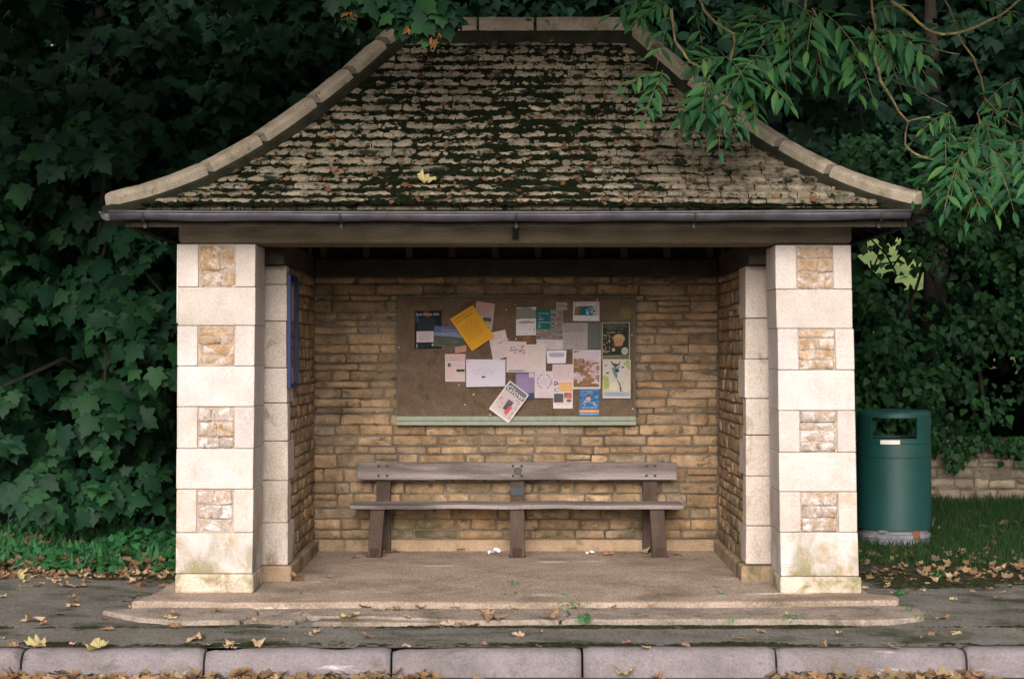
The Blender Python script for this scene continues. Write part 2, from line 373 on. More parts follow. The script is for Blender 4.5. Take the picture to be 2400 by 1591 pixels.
# kerb stones
KX = [-470, 51, 478, 917, 1365, 1819, 2265, 2720]
KL = ['pale concrete kerb stone mostly cut off by the left edge', 'clean long kerb stone below the left pillar', 'kerb stone with its back corner chipped and mossy, below the bench left half',
      'kerb stone with a broken wavy back edge below the middle of the shelter', 'unbroken concrete kerb stone below the right half of the bench', 'kerb stone below the right pillar with a chipped left top corner', 'kerb stone cut off by the right edge of the picture']
for i in range(7):
    x0, x1 = xa(KX[i], -1.77) + .006, xa(KX[i + 1], -1.77) - .006
    mb = MB(); n = 26
    top, bot = -.068 + U(-.005, .005), -.235
    sk = U(-.008, .008)
    secs = [(-1.640, bot), (-1.640, top), (-1.700, top), (-1.742, top - .006), (-1.768, top - .026), (-1.784, top - .060), (-1.800, bot)]
    vs = []
    for k in range(n + 1):
        x = x0 + (x1 - x0) * k / n
        e = .010 if k in (0, n) else 0
        for j, (y, z) in enumerate(secs):
            chip = 0
            if j in (1, 2) and i in (2, 3): chip = max(0, .03 * (fbm(np.array(x * 3.1), np.array(i * 7.)) - .42) * 3)
            vs.append((x + U(-.0015, .0015), y + e * .6 + sk + U(-.0015, .0015), z - (e if j < 6 and j > 0 else 0) - chip * (1 if j == 1 else .5) + U(-.0015, .0015)))
    m = len(secs); fs = []
    for k in range(n):
        for j in range(m - 1): fs.append((k * m + j, k * m + j + 1, (k + 1) * m + j + 1, (k + 1) * m + j))
    fs.append(tuple(range(m))[::-1]); fs.append(tuple(n * m + j for j in range(m)))
    mb.add(vs, fs)
    o = mb.build('kerb_stone', M['kerb'], smooth=False)
    o.data.polygons.foreach_set('use_smooth', [len(p.vertices) == 4 for p in o.data.polygons])
    tag(o, KL[i], 'kerb stone', 'kerb stones along the road')

# shelter floor slab and the cracked paving slabs in front of it
def slab_poly(name, pts, ztop, thick, mat, label=None, cat=None, group=None, kind=None, sub=.05, slope=None):
    """pts: outline (x, y); edge resampled and roughened; top bevelled a little"""
    out = []
    for i, p in enumerate(pts):
        q = pts[(i + 1) % len(pts)]
        L = math.hypot(q[0] - p[0], q[1] - p[1]); k = max(1, int(L / sub))
        for j in range(k):
            t = j / k
            out.append((p[0] + (q[0] - p[0]) * t + U(-.008, .008), p[1] + (q[1] - p[1]) * t + U(-.010, .010)))
    cx = sum(p[0] for p in out) / len(out); cy = sum(p[1] for p in out) / len(out)
    zz = slope or (lambda x, y: ztop)
    n = len(out); vs = []; fs = []
    for (ins, dz) in ((0, -thick), (0, -.012), (.010, -.003), (.022, 0)):
        for x, y in out:
            d = math.hypot(x - cx, y - cy)
            vs.append((x - (x - cx) / d * ins, y - (y - cy) / d * ins, zz(x, y) + dz + (U(-.002, .002) if dz > -.02 else 0)))
    for r in range(3):
        for k in range(n): fs.append((r * n + k, r * n + (k + 1) % n, (r + 1) * n + (k + 1) % n, (r + 1) * n + k))
    fs.append(tuple(3 * n + k for k in range(n)))
    mb = MB(); mb.add(vs, fs); o = mb.build(name, mat)
    return tag(o, label, cat, group, kind)
fl = lambda x, y: .0 + .022 * max(0, y) / 2.3
slab_poly('floor_slab', [(-2.42, -.36), (-1.72, -.42), (-1.0, -.40), (0, -.43), (1.2, -.40), (2.0, -.36), (2.42, -.30), (2.46, -.12), (2.30, 0), (2.28, 2.7), (-2.28, 2.7), (-2.36, .05)], 0, .09, M['floor'],
          'tan worn concrete floor slab with white scuffs inside the shelter', 'floor slab', slope=fl)
SZ = -.034
slab_poly('paving_slab', [(-2.58, -.52), (-2.44, -.43), (-2.2, -.37), (-1.67, -.385), (-1.62, -.47), (-1.60, -.60), (-1.66, -.90), (-2.0, -.955), (-2.3, -.80)], SZ, .06, M['slab'], 'grey paving slab with pointed left end in front of the left pillar', 'paving slab', 'slabs in front of the shelter')
slab_poly('paving_slab', [(-1.63, -.40), (-1.25, -.42), (-1.36, -.60), (-1.27, -.74), (-1.32, -.90), (-1.645, -.88), (-1.58, -.60)], SZ - .004, .06, M['slab'], 'small cracked paving slab piece right of the pointed slab', 'paving slab', 'slabs in front of the shelter')
slab_poly('paving_slab', [(-1.235, -.42), (0, -.44), (.29, -.43), (.33, -.62), (.25, -.90), (-.28, -.94), (-.60, -.83), (-.86, -.76), (-1.25, -.75), (-1.33, -.61)], SZ, .06, M['slab'], 'long worn paving slab with broken front edge below the bench', 'paving slab', 'slabs in front of the shelter')
slab_poly('paving_slab', [(.31, -.43), (1.3, -.41), (2.43, -.33), (2.55, -.52), (2.47, -.80), (2.2, -.93), (1.5, -.90), (.27, -.90), (.35, -.62)], SZ + .003, .06, M['slab'], 'longest paving slab in front of the right pillar', 'paving slab', 'slabs in front of the shelter')
slab_poly('paving_slab', [(-1.2, -.775), (-.88, -.78), (-.62, -.85), (-.34, -.945), (-.7, -.955), (-1.22, -.93)], SZ - .010, .06, M['slab'], 'thin broken slab fragment edged with moss in front of the long slab', 'paving slab', 'slabs in front of the shelter')

# moss that swells out of the joint behind the kerb and round the slabs
def pav_moss(x, y):
    band = np.exp(-((y + 1.57) / .16) ** 2) * .017 + np.exp(-((y + .985) / .075) ** 2) * .018 + np.exp(-((y + .41) / .05) ** 2) * .012
    band = band + np.exp(-((y - 1.15) / .25) ** 2) * .012
    band = band + np.clip((x - 2.25) / .3, 0, 1) * np.clip((y - .1) / .5, 0, 1) * .016
    band = band + np.where((x < -2.2) & (y > -.35), .012, 0) * np.clip((x + 3.4) / .8, 0, 1)
    return gz(y) - .017 + band * (.35 + 1.5 * fbm(x * 2.3, y * 3)) + .010 * (fbm(x * 14, y * 14, 3) - .5) + .012 * (fbm(x * 60, y * 60, 2) - .5)
o = grid_surface('pavement_moss', np.linspace(-4.2, 4.2, 700), np.linspace(-1.655, 1.3, 250), pav_moss, M['kerb_moss'], 'dark green moss along the back of the kerb and the slab joints', 'stuff')
o['category'] = 'moss'

# ================================================================== masonry helpers
def stone(mb, O, Ua, Va, Na, u0, u1, v0, v1, p=.012, back=-.03, m=0, edge=.007, rough=.006, nu=6, nv=4):
    us = [0, .06, .3, .7, .94, 1] if nu == 6 else [0, .08, .5, .92, 1]
    vs_ = [0, .14, .86, 1] if nv == 4 else [0, .1, .5, .9, 1]
    w, h = u1 - u0, v1 - v0
    V = []
    tilt = U(-.004, .004)
    for j, b in enumerate(vs_):
        for i, a in enumerate(us):
            bu = i in (0, len(us) - 1); bv = j in (0, len(vs_) - 1)
            uu = u0 + a * w; vv = v0 + b * h
            if bu and bv:
                uu += (edge * .45 if i == 0 else -edge * .45); vv += (edge * .45 if j == 0 else -edge * .45)
            uu += U(-rough, rough) * .6; vv += U(-rough, rough) * .6
            hh = p - (edge if (bu or bv) else 0) + U(-rough, rough) * (.7 if not (bu or bv) else .5) + tilt * (b - .5) * 2
            V.append(O + Ua * uu + Va * vv + Na * hh)
    nu_, nv_ = len(us), len(vs_)
    Fs = []
    for j in range(nv_ - 1):
        for i in range(nu_ - 1):
            Fs.append((j * nu_ + i, j * nu_ + i + 1, (j + 1) * nu_ + i + 1, (j + 1) * nu_ + i))
    rim = [i for i in range(nu_)] + [j * nu_ + nu_ - 1 for j in range(1, nv_)] + [(nv_ - 1) * nu_ + i for i in range(nu_ - 2, -1, -1)] + [j * nu_ for j in range(nv_ - 2, 0, -1)]
    b0 = len(V)
    for r in rim:
        q = V[r]; V.append(q - Na * ((q - O).dot(Na) - back))
    k = len(rim)
    for i in range(k): Fs.append((rim[(i + 1) % k], rim[i], b0 + i, b0 + (i + 1) % k))
    mb.add(V, Fs, m)
def coursed(mb, O, Ua, Va, Na, u0, u1, z0, z1, hs=(.06, .11), ls=(.13, .36), gap=.011, m=0, left=None, right=None, **kw):
    v = z0; k = 0
    while v < z1 - .03:
        h = min(U(*hs), z1 - v)
        if z1 - v - h < .04: h = z1 - v
        a = u0 if left is None else left(v, v + h); b = u1 if right is None else right(v, v + h)
        u = a; first = True
        while u < b - .02:
            l = U(*ls) * (.6 if first and k % 2 else 1); first = False
            if b - u - l < ls[0] * .6: l = b - u
            if h > .09 and l < .3 and U(0, 1) < .10:
                hh = h * U(.4, .6)
                stone(mb, O, Ua, Va, Na, u, u + l - gap, v, v + hh - gap * .8, U(.004, .018), m=m, **kw)
                stone(mb, O, Ua, Va, Na, u, u + l - gap, v + hh, v + h - gap, U(.004, .018), m=m, **kw)
            else:
                dv = U(-.003, .003)
                stone(mb, O, Ua, Va, Na, u, u + l - gap * U(.7, 1.4), v + dv, v + h - gap * U(.7, 1.3) + dv, U(.003, .013), m=m, **kw)
            u += l
        v += h; k += 1
X_, Y_, Z_ = Vector((1, 0, 0)), Vector((0, 1, 0)), Vector((0, 0, 1))

# ================================================================== the shelter
shelter = empty('bus_shelter', (0, 1.15, 0), 'old stone bus shelter with mossy hipped stone tile roof and two pale front pillars', 'bus shelter')
WX = 1.583
# --- front pillars
def pillar(xb, xt, ys, pf, label):
    """xb/xt: (left, right) of the front face at the foot and the top; ys: course rows in the photograph"""
    Yf, dep = 0.0, .44
    zs = [za(y, 0) for y in ys]
    H = zs[-1]
    def X(side, z):
        t = z / H; return xb[side] + (xt[side] - xb[side]) * t
    mb = MB(); base = MB(); pans = []
    n = len(zs) - 1
    cores = []
    for i in range(n):
        z0, z1 = zs[i] + .0015, zs[i + 1] - .0015
        jx, jy = U(-.004, .004), U(-.003, .003)
        g = .0
        def blk(b, f0, f1, y0, y1, zz0=z0, zz1=z1):
            vs = []
            for f in (f0, f1):
                for y in (y0, y1):
                    for z in (zz0, zz1):
                        xl, xr = X(0, z) + jx, X(1, z) + jx
                        vs.append((xl + (xr - xl) * f + U(-.0015, .0015), y + jy + U(-.0015, .0015), z))
            b.hexa(vs)
        if i == 0:
            blk(base, -.012, 1.03 if xb[0] > 0 else 1.012, Yf - .012, Yf + dep + .01)
        elif i % 2 == 0:           # course with a rubble panel between two quoins
            a, b = pf
            blk(mb, 0, a - .004, Yf, Yf + dep); blk(mb, b + .004, 1, Yf, Yf + dep)
            core = MB(); blk(core, a - .02, b + .02, Yf + .015, Yf + dep - .03, z0 - .001, z1 + .001); cores.append(core)
            pans.append((a, b, z0, z1))
        else:
            blk(mb, 0, 1, Yf, Yf + dep)
    # weathered nicks in the pillar arrises come from the bevel and the stone grain
    po = mb.build('pillar', M['ashlar'], shelter, bevel=.006, seg=2); po['label'] = label
    base.build('pillar_base', M['ashlar_base'], po, bevel=.018, seg=3)
    pc = MB(); pc.hexa([(X(0, z) + (X(1, z) - X(0, z)) * f + (.006 if f == 0 else -.006), y, z) for f in (0, 1) for y in (Yf + .021, Yf + dep - .012) for z in (zs[1] - .02, zs[-1] - .004)])
    pc.build('joint_mortar', M['light_mortar'], po)
    for c_ in cores: c_.build('panel_mortar', M['panel_mortar'], po)
    for a, b, z0, z1 in pans:
        pb = MB(); zc = (z0 + z1) / 2
        xl, xr = X(0, zc), X(1, zc)
        O = Vector((0, Yf + .011, 0))
        u0, u1 = xl + (xr - xl) * a + .006, xl + (xr - xl) * b - .006
        v = z0 + .004; H3 = (z1 - z0 - .008)
        cuts = random.choice([[0, U(.26, .42), U(.58, .74), 1], [0, U(.26, .42), U(.58, .74), 1], [0, U(.35, .6), 1], [0, U(.2, .28), U(.45, .55), U(.72, .8), 1]]); rows = len(cuts) - 1
        for r in range(rows):
            va, vb = v + H3 * cuts[r], v + H3 * cuts[r + 1] - .006
            mode = random.choice([1, 1, 2, 2, 2])
            if mode == 1: segs = [(u0, u1)]
            else:
                c = u0 + (u1 - u0) * U(.35, .68); segs = [(u0, c - .003), (c + .003, u1)]
            for s0, s1 in segs:
                stone(pb, O, X_, Z_, -Y_, s0, s1, va, vb, U(-.001, .010), back=-.03, edge=.005, rough=.009)
        pb.build('rubble_panel', M['panel_stone'] if z0 > 1.15 else M['panel_pale'], po, smooth=True)
    return po
pillar((-2.218, -1.719), (-2.200, -1.694), [1391, 1344, 1248, 1146, 1051, 953, 858, 763, 673, 572], (.27, .74), 'left front pillar of pale limestone blocks with small rubble panels and a mossy foot')
pillar((1.722, 2.230), (1.689, 2.182), [1392, 1350, 1247, 1152, 1060, 962, 867, 770, 678, 574], (.275, .755), 'right front pillar of pale limestone blocks with rubble panels and a rounded base')

# --- rear wall
BY = 2.30; WT = 2.16
mb = MB(); coursed(mb, Vector((0, BY, 0)), X_, Z_, -Y_, -WX, WX, .115, 1.0, (.062, .115), (.11, .38))
coursed(mb, Vector((0, BY, 0)), X_, Z_, -Y_, -WX, WX, 1.0, WT, (.045, .095), (.12, .46), rough=.010)
mb.build('rear_wall', M['rubble'], shelter, smooth=True)
core = MB(); core.box(-2.2, 2.2, BY + .004, BY + .42, -.05, WT)
# --- side walls with ashlar piers at their front ends
for s in (-1, 1):
    core.box(*(sorted((s * (WX + .004), s * 2.2))), .64, BY + .003, -.05, WT - .001)
    pm = MB(); k = 0; z = .11
    bounds = [.11, .40, .69, .96, 1.22, 1.46, 1.78, 2.03, WT] if s < 0 else [.115, .38, .72, 1.0, 1.25, 1.52, 1.80, WT]
    rets = []
    for z0, z1 in zip(bounds[:-1], bounds[1:]):
        ret = .15 if k % 2 else .34
        ins = U(-.006, .006)
        jn = .012 if k % 2 else 0
        x0, x1 = sorted((s * (WX - .014 - ins), s * (2.19 - jn)))
        pm.box(x0, x1, .595 + U(-.006, .006), .60 + ret, z0 + .002, z1 - .002, 0, .0015)
        rets.append((z0, z1, .60 + ret)); k += 1
    pm.build('pier', M['pier'], shelter, bevel=.007)
    def rt(a, b):
        zc = (a + b) / 2
        for z0, z1, r in rets:
            if z0 <= zc < z1: return r + .008
        return .76
    wm = MB()
    if s < 0: coursed(wm, Vector((-WX, 0, 0)), Y_, Z_, X_, .76, BY, .115, WT, (.065, .11), (.12, .34), left=rt)
    else: coursed(wm, Vector((WX, 0, 0)), Y_, Z_, -X_, .76, BY, .115, WT, (.065, .11), (.12, .34), left=rt)
    wm.build('side_wall', M['rubble'], shelter, smooth=True)
    p = MB(); x0, x1 = sorted((s * (WX - .05), s * 2.21))
    p.hexa([(a, b, c) for a in (x0, x1) for b in (.55, BY - .065) for c in (-.02, .11)])
    p.build('plinth', M['plinth'], shelter, bevel=.015)
p = MB(); p.box(-WX - .06, WX + .06, BY - .06, BY + .02, -.02, .108); p.build('plinth', M['plinth'], shelter, bevel=.012)
core.build('wall_core', M['mortar'], shelter)

# --- timber frame
mb = MB(); mb.box(-2.205, 2.19, .012, .42, 2.274, 2.52)
b = mb.build('front_beam', M['beam'], shelter, bevel=.028, seg=2); b['label'] = 'long weathered timber beam resting on both front pillars'
mb = MB(); mb.box(-1.56, 1.56, BY - .10, BY + .10, WT + .002, WT + .13); mb.build('wall_plate', M['timber_dark'], shelter, bevel=.006)
for s in (-1, 1):
    mb = MB(); x0, x1 = sorted((s * 1.57, s * 2.12)); mb.box(x0, x1, .425, BY + .1, WT + .003, WT + .16); mb.build('wall_plate', M['timber_dark'], shelter, bevel=.006)

mb = MB(); mb.box(-1.6, 1.6, BY + .012, BY + .04, WT + .12, 2.81); mb.build('infill_board', M['timber_dark'], shelter)
for s in (-1, 1):
    mb = MB(); x0, x1 = sorted((s * 1.62, s * 1.65)); mb.box(x0, x1, .30, BY + .011, WT + .15, 2.80); mb.build('infill_board', M['timber_dark'], shelter)
for i in range(10):
    x = -1.5 + .334 * i
    mb = MB(); mb.box(x - .026, x + .026, BY - .075, BY + .011, WT + .133, 2.72); mb.build('stud', M['stud'], shelter)
# --- roof profile
EX, EY0, RUN, RZ0 = 2.53, -.36, 1.66, 1.69
RC = EY0 + RUN                                    # ridge line depth
_t = np.array([0, .12, .295, .47, .677, .8, 1.0]); _z = np.array([2.475, 2.57, 2.735, 2.935, 3.265, 3.50, 3.86])
tt = np.linspace(0, 1, 201)
co = np.polyfit(_t, _z, 3); zz = np.polyval(co, tt)
zz += 2.475 - zz[0]
arc = np.concatenate([[0], np.cumsum(np.hypot(np.diff(tt) * RUN, np.diff(zz)))])
LTOT = arc[-1]
def prof(s): t = np.interp(s, arc, tt); return t, np.interp(s, arc, zz)
def slope_frame(k):
    # eave centre, along, inward, half length at eave, half length at ridge, run
    return {'front': (Vector((0, EY0, 0)), X_, Y_, EX, EX - RZ0, RUN), 'back': (Vector((0, EY0 + 2 * RUN, 0)), -X_, -Y_, EX, EX - RZ0, RUN),
            'left': (Vector((-EX, RC, 0)), -Y_, X_, RUN, 0, RZ0), 'right': (Vector((EX, RC, 0)), Y_, -X_, RUN, 0, RZ0)}[k]
def rpt(fr, a, s, h):
    O, A, I, L0, L1, run = fr
    t, z = prof(s); t2, z2 = prof(min(LTOT, s + .01)); t1, z1 = prof(max(0, s - .01))
    tx, tz = (t2 - t1) * run, (z2 - z1); l = math.hypot(tx, tz)
    n = I * (-tz / l) + Z_ * (tx / l)
    return O + A * a + I * (t * run) + Z_ * z + n * h
def halflen(fr, s): t, z = prof(s); return fr[3] + (fr[4] - fr[3]) * t
# courses: wider at the eaves
cs = [-.045]; e = .128
while cs[-1] < LTOT - .07:
    cs.append(cs[-1] + e); e = max(.088, e * .978)
roof = MB()                                       # boarded deck, seen from below
for k in ('front', 'back', 'left', 'right'):
    fr = slope_frame(k); n = 14
    for i in range(n):
        s0, s1 = LTOT * i / n - (.03 if i == 0 else 0), LTOT * (i + 1) / n
        h0, h1 = halflen(fr, max(0, s0)), halflen(fr, s1)
        q = [rpt(fr, -h0, s0, -.03), rpt(fr, h0, s0, -.03), rpt(fr, h1, s1, -.03), rpt(fr, -h1, s1, -.03)]
        roof.add(q, [(0, 1, 2, 3)])
rf = roof.build('roof', M['timber_dark'], shelter)
import bmesh
bm = bmesh.new(); bm.from_mesh(rf.data); bmesh.ops.remove_doubles(bm, verts=bm.verts, dist=.12); bm.to_mesh(rf.data); bm.free()
rf['label'] = 'hipped roof of mossy stone tiles sweeping out at the eaves'
def tiles(k, mb):
    fr = slope_frame(k)
    for i in range(len(cs) - 1):
        s0, s1 = cs[i], cs[i + 1]
        sm = max(0, (s0 + s1) / 2)
        h = halflen(fr, sm) + .02
        a = -h + U(-.1, 0)
        while a < h - .03:
            w = U(.13, .34) * (1.05 if i < 5 else .9)
            if a + w > h - .09: w = h - a + .02
            a0, a1 = max(a, -h), min(a + w, h)
            th = U(.026, .036); drop = U(-.004, .004); tilt = U(-.006, .006)
            nu = 6; V = []
            head = min(s1 + .045, LTOT + .02)
            sid = U(-.006, .006)
            for j, (fs_, hh) in enumerate(((0, th), (.12, th + .002), (.55, th * .62), (1, -.006))):
                for q in range(nu):
                    f = q / (nu - 1)
                    aa = a0 + (a1 - a0 - .006) * f
                    s_ = s0 + drop + (head - s0) * fs_
                    if j == 0: s_ += U(-.005, .005) + (.014 if q in (0, nu - 1) else 0) * U(0, 1)
                    else: s_ += U(-.003, .003)
                    e_ = -.004 if j == 0 or q in (0, nu - 1) else 0
                    V.append(rpt(fr, aa + U(-.0015, .0015), s_, hh + e_ + U(-.0028, .0028) + tilt * (f - .5)))
            b0 = len(V)
            for q in range(nu):
                aa = a0 + (a1 - a0 - .008) * q / (nu - 1); p0 = V[q]
                V.append(p0 + (rpt(fr, aa, s0 + drop, 0) - rpt(fr, aa, s0 + drop, 1)) * (th + .012))
            Fs = [(j * nu + q, j * nu + q + 1, (j + 1) * nu + q + 1, (j + 1) * nu + q) for j in range(3) for q in range(nu - 1)]
            Fs += [(b0 + q, b0 + q + 1, q + 1, q) for q in range(nu - 1)]
            Fs += [(b0, 0, nu, b0), ] if False else []
            mb.add(V, Fs)
            a += w
tm = MB()
for k in ('front', 'left', 'right', 'back'): tiles(k, tm)
# eaves undercourse
fr = slope_frame('front'); a = -EX + .03
while a < EX - .05:
    w = min(U(.18, .36), EX - .03 - a); j = U(-.006, .006)
    q = [rpt(fr, x, s, h) for x in (a, a + w - .008) for s in (-.075 + j, .05) for h in (-.022, -.002)]
    tm.hexa(q); a += w
tm.build('roof_tiles', M['tile'], rf)
# moss: one swelling skin that rises above the tiles in patches
def moss_skin(k, da, ds, cov):
    fr = slope_frame(k); O, A, I, L0, L1, run = fr
    ss = np.arange(-.03, LTOT - .02, ds); na = int(2 * L0 / da)
    f = np.linspace(-1, 1, na)
    S, Fq = np.meshgrid(ss, f, indexing='ij')
    T, Z = prof(np.clip(S, 0, None)); hl = L0 + (L1 - L0) * T
    Aa = Fq * hl
    big = fbm(Aa * .9 + 3, S * 1.1 + 9, 3); mid = fbm(Aa * 5 + 11, S * 9 + 2, 3); fine = fbm(Aa * 34, S * 34, 3)
    centre = np.exp(-((Aa + .25) / 1.45) ** 2)
    h = cov + .020 * (big - .5) + .015 * centre + .024 * (mid - .5) + .032 * (fine - .5)
    h = h - .016 * np.clip((Aa - .9) / 1.0, 0, 1) - .007 * np.clip((S - 1.35) / .5, 0, 1) + .012 * (fbm(Aa * 75, S * 75, 2) - .5)
    t1, z1 = prof(np.clip(S - .01, 0, LTOT - .02)); t2, z2 = prof(np.clip(S + .01, .02, LTOT))
    tx, tz = (t2 - t1) * run, z2 - z1; l = np.hypot(tx, tz)
    ni, nz = -tz / l, tx / l
    O = np.array(O); A = np.array(A); I = np.array(I)
    P = O + Aa[..., None] * A + (T * run + ni * h)[..., None] * I
    P[..., 2] += Z + nz * h
    ny, nx = S.shape
    i = np.arange(ny - 1)[:, None] * nx + np.arange(nx - 1)[None]
    q = np.stack([i, i + 1, i + nx + 1, i + nx], -1).reshape(-1, 4)
    return P.reshape(-1, 3), q
Vs, Qs, off = [], [], 0
for k, da, ds in (('front', .009, .0075), ('left', .03, .02), ('right', .03, .02)):
    v, q = moss_skin(k, da, ds, .0130); Vs.append(v); Qs.append(q + off); off += len(v)
o = np_mesh('roof_moss', np.concatenate(Vs), np.concatenate(Qs), M['moss'], rf, True)
o['kind'] = 'stuff'; o['label'] = 'dark cushions of moss spreading over the roof tiles'
# hips and ridge
def hip_pt(sx, t, up=0):
    t = np.clip(t, -.02, 1.02)
    return Vector((sx * (EX - RZ0 * t), EY0 + RUN * t, float(np.interp(t, tt, zz)) + (min(t, 0) * .5) + up))
def coping(p0, p1, n, mat, name, par, w=.115, hh=.095, low=-.03, curve=None, gap=.008):
    mb = MB(); secs = [(-w, low), (-w, hh * .55), (-w * .82, hh * .86), (0, hh * 1.04), (w * .82, hh * .86), (w, hh * .55), (w, low)]
    m = len(secs); V = []
    for k in range(n + 1):
        f = k / n; P = curve(p0 + (p1 - p0) * f) if curve else p0.lerp(p1, f)
        T = (curve(p0 + (p1 - p0) * min(1, f + .05)) - curve(p0 + (p1 - p0) * max(0, f - .05))).normalized() if curve else (p1 - p0).normalized()
        S = T.cross(Z_).normalized(); N_ = S.cross(T).normalized()
        e = .003 if k in (0, n) else 0
        for a, b in secs: V.append(P + S * (a * (1 - e * 2) + U(-.002, .002)) + N_ * (b - (e if b > 0 else 0) + U(-.002, .002)))
    Fs = [(k * m + j, k * m + j + 1, (k + 1) * m + j + 1, (k + 1) * m + j) for k in range(n) for j in range(m - 1)]
    Fs += [tuple(range(m))[::-1], tuple(n * m + j for j in range(m))]
    mb.add(V, Fs)
    return mb.build(name, mat, par, bevel=.004, seg=1)
for sx in (-1, 1):
    bounds = [-.018, .285, .47, .665, .80, .93, 1.0] if sx < 0 else [-.018, .27, .44, .60, .77, .90, 1.0]
    for b0, b1 in zip(bounds[:-1], bounds[1:]):
        coping(b0 + .009, b1 - .009, 6, M['coping'], 'hip_stone', rf, curve=lambda t: hip_pt(sx, t, .03), w=.078, hh=.080)
    coping(-.01, 1.0, 24, M['coping_bed_shade'], 'hip_bedding', rf, curve=lambda t: hip_pt(sx, t, .0), w=.118, hh=.03)  # mortar strip that also carries painted shadow under the hip stones
    for by in (1,):
        coping(-.018, 1.0, 20, M['coping'], 'hip_stone', rf, curve=lambda t: (lambda p: Vector((p.x, 2 * RC - p.y, p.z)))(hip_pt(sx, t, .03)), w=.078, hh=.080)
RX = EX - RZ0
rz = float(zz[-1]) + .03
for x0, x1 in ((-.90, -.285), (-.268, .125), (.147, .775), (.795, .93)):
    coping(Vector((x0, RC, rz)), Vector((x1, RC, rz)), 5, M['coping'], 'ridge_stone', rf, w=.12, hh=.10, low=-.015)
coping(Vector((-.86, RC, rz - .045)), Vector((.87, RC, rz - .045)), 10, M['coping_bed_shade'], 'ridge_bedding', rf, w=.104, hh=.085, low=-.06)
# rafters
def rafter(k, a, s0, s1):
    fr = slope_frame(k); mb = MB(); n = 6; V = []
    for i in range(n + 1):
        s = s0 + (s1 - s0) * i / n
        for da, h in ((-.024, -.036), (.024, -.036), (.024, -.125), (-.024, -.125)): V.append(rpt(fr, a + da, s, h))
    Fs = [(i * 4 + j, i * 4 + (j + 1) % 4, (i + 1) * 4 + (j + 1) % 4, (i + 1) * 4 + j) for i in range(n) for j in range(4)] + [(3, 2, 1, 0), (n * 4, n * 4 + 1, n * 4 + 2, n * 4 + 3)]
    mb.add(V, Fs); mb.build('rafter', M['timber_dark'], rf)
for k, L in (('back', 2.2), ('front', 2.2)):
    for i in range(13):
        a = -2.1 + .35 * i
        t_hip = (EX - abs(a)) / RZ0
        s1 = float(np.interp(min(.97, t_hip - .03), tt, arc))
        rafter(k, a, .03, s1)
for k in ('left', 'right'):
    for i in range(7):
        a = -1.2 + .4 * i
        rafter(k, a, .03, float(np.interp(min(.97, (RUN - abs(a)) / RUN - .03), tt, arc)))
# fascia under the eaves
mb = MB(); mb.box(-2.44, 2.44, EY0 + .025, EY0 + .05, 2.36, 2.44); mb.build('fascia', M['timber_dark'], shelter)
for s in (-1, 1):
    mb = MB(); x0, x1 = sorted((s * (EX - .06), s * (EX - .085))); mb.box(x0, x1, EY0 + .03, EY0 + 2 * RUN - .05, 2.36, 2.44); mb.build('fascia', M['timber_dark'], shelter)
# gutters
def gutter(p0, p1, side, par):
    mb = MB(); p0 = Vector(p0); p1 = Vector(p1); d = (p1 - p0); n = 24; m = 11
    o_ = Vector(side); V = []
    for r in (.047, .042):
        for k in range(n + 1):
            P = p0 + d * (k / n) + Z_ * (-.010 * math.sin(math.pi * k / n) + .003 * math.sin(k * 1.7))
            for j in range(m):
                a = math.pi * j / (m - 1)
                V.append(P + o_ * (r * math.cos(a)) - Z_ * (r * 1.05 * math.sin(a)))
    L = (n + 1) * m; Fs = []
    for k in range(n):
        for j in range(m - 1):
            Fs.append((k * m + j, k * m + j + 1, (k + 1) * m + j + 1, (k + 1) * m + j))
            Fs.append((L + k * m + j + 1, L + k * m + j, L + (k + 1) * m + j, L + (k + 1) * m + j + 1))
        Fs.append((k * m, (k + 1) * m, L + (k + 1) * m, L + k * m))
        Fs.append((k * m + m - 1, L + k * m + m - 1, L + (k + 1) * m + m - 1, (k + 1) * m + m - 1))
    for k in (0, n): Fs.append(tuple(k * m + j for j in range(m)))
    mb.add(V, Fs)
    # rolled lip
    mb.tube([p0 + d * (k / n) + o_ * .047 + Z_ * (.003 - .010 * math.sin(math.pi * k / n)) for k in range(n + 1)], .0085, 8)
    return mb.build('gutter', M['gutter'], par, smooth=True)
GZ = 2.452
g = gutter((-2.55, EY0 - .045, GZ - .006), (2.47, EY0 - .045, GZ), (0, -1, 0), shelter); g['label'] = 'long grey half round gutter along the front eaves'
def bracket(x, par):
    mb = MB(); n = 9
    V = []
    for j in range(n):
        a = math.pi * j / (n - 1)
        for dx in (-.009, .009):
            for r in (.049, .053): V.append((x + dx, EY0 - .045 - r * math.cos(a), GZ - .012 - r * 1.05 * math.sin(a)))
    Fs = []
    for j in range(n - 1):
        b = j * 4; Fs += [(b, b + 2, b + 6, b + 4), (b + 1, b + 5, b + 7, b + 3), (b, b + 4, b + 5, b + 1), (b + 2, b + 3, b + 7, b + 6)]
    mb.add(V, Fs); mb.box(x - .009, x + .009, EY0 + .0, EY0 + .024, GZ - .10, GZ - .01)
    mb.build('gutter_bracket', M['iron'], par)
for px in (340, 800, 1210, 1626, 2060): bracket(xa(px, EY0), g)
for s in (-1, 1): gutter((s * (EX + .035), EY0 - (.06 if s < 0 else -.12), GZ - .01), (s * (EX + .035), EY0 + 2 * RUN, GZ - .02), (s, 0, 0), shelter)
# stub of a strut under the middle of the eaves, thin pale cable on the outer edge of the left pillar
mb = MB(); mb.tube([(-.005, -.02, 2.45), (-.005, -.02, 2.30)], .02, 8); mb.build('drop_pipe', M['iron'], shelter, smooth=True)
mb = MB(); mb.tube([(-2.212, .03, 1.76), (-2.208, .03, 2.27)], .006, 6); mb.build('cable', M['white'], shelter, smooth=True)

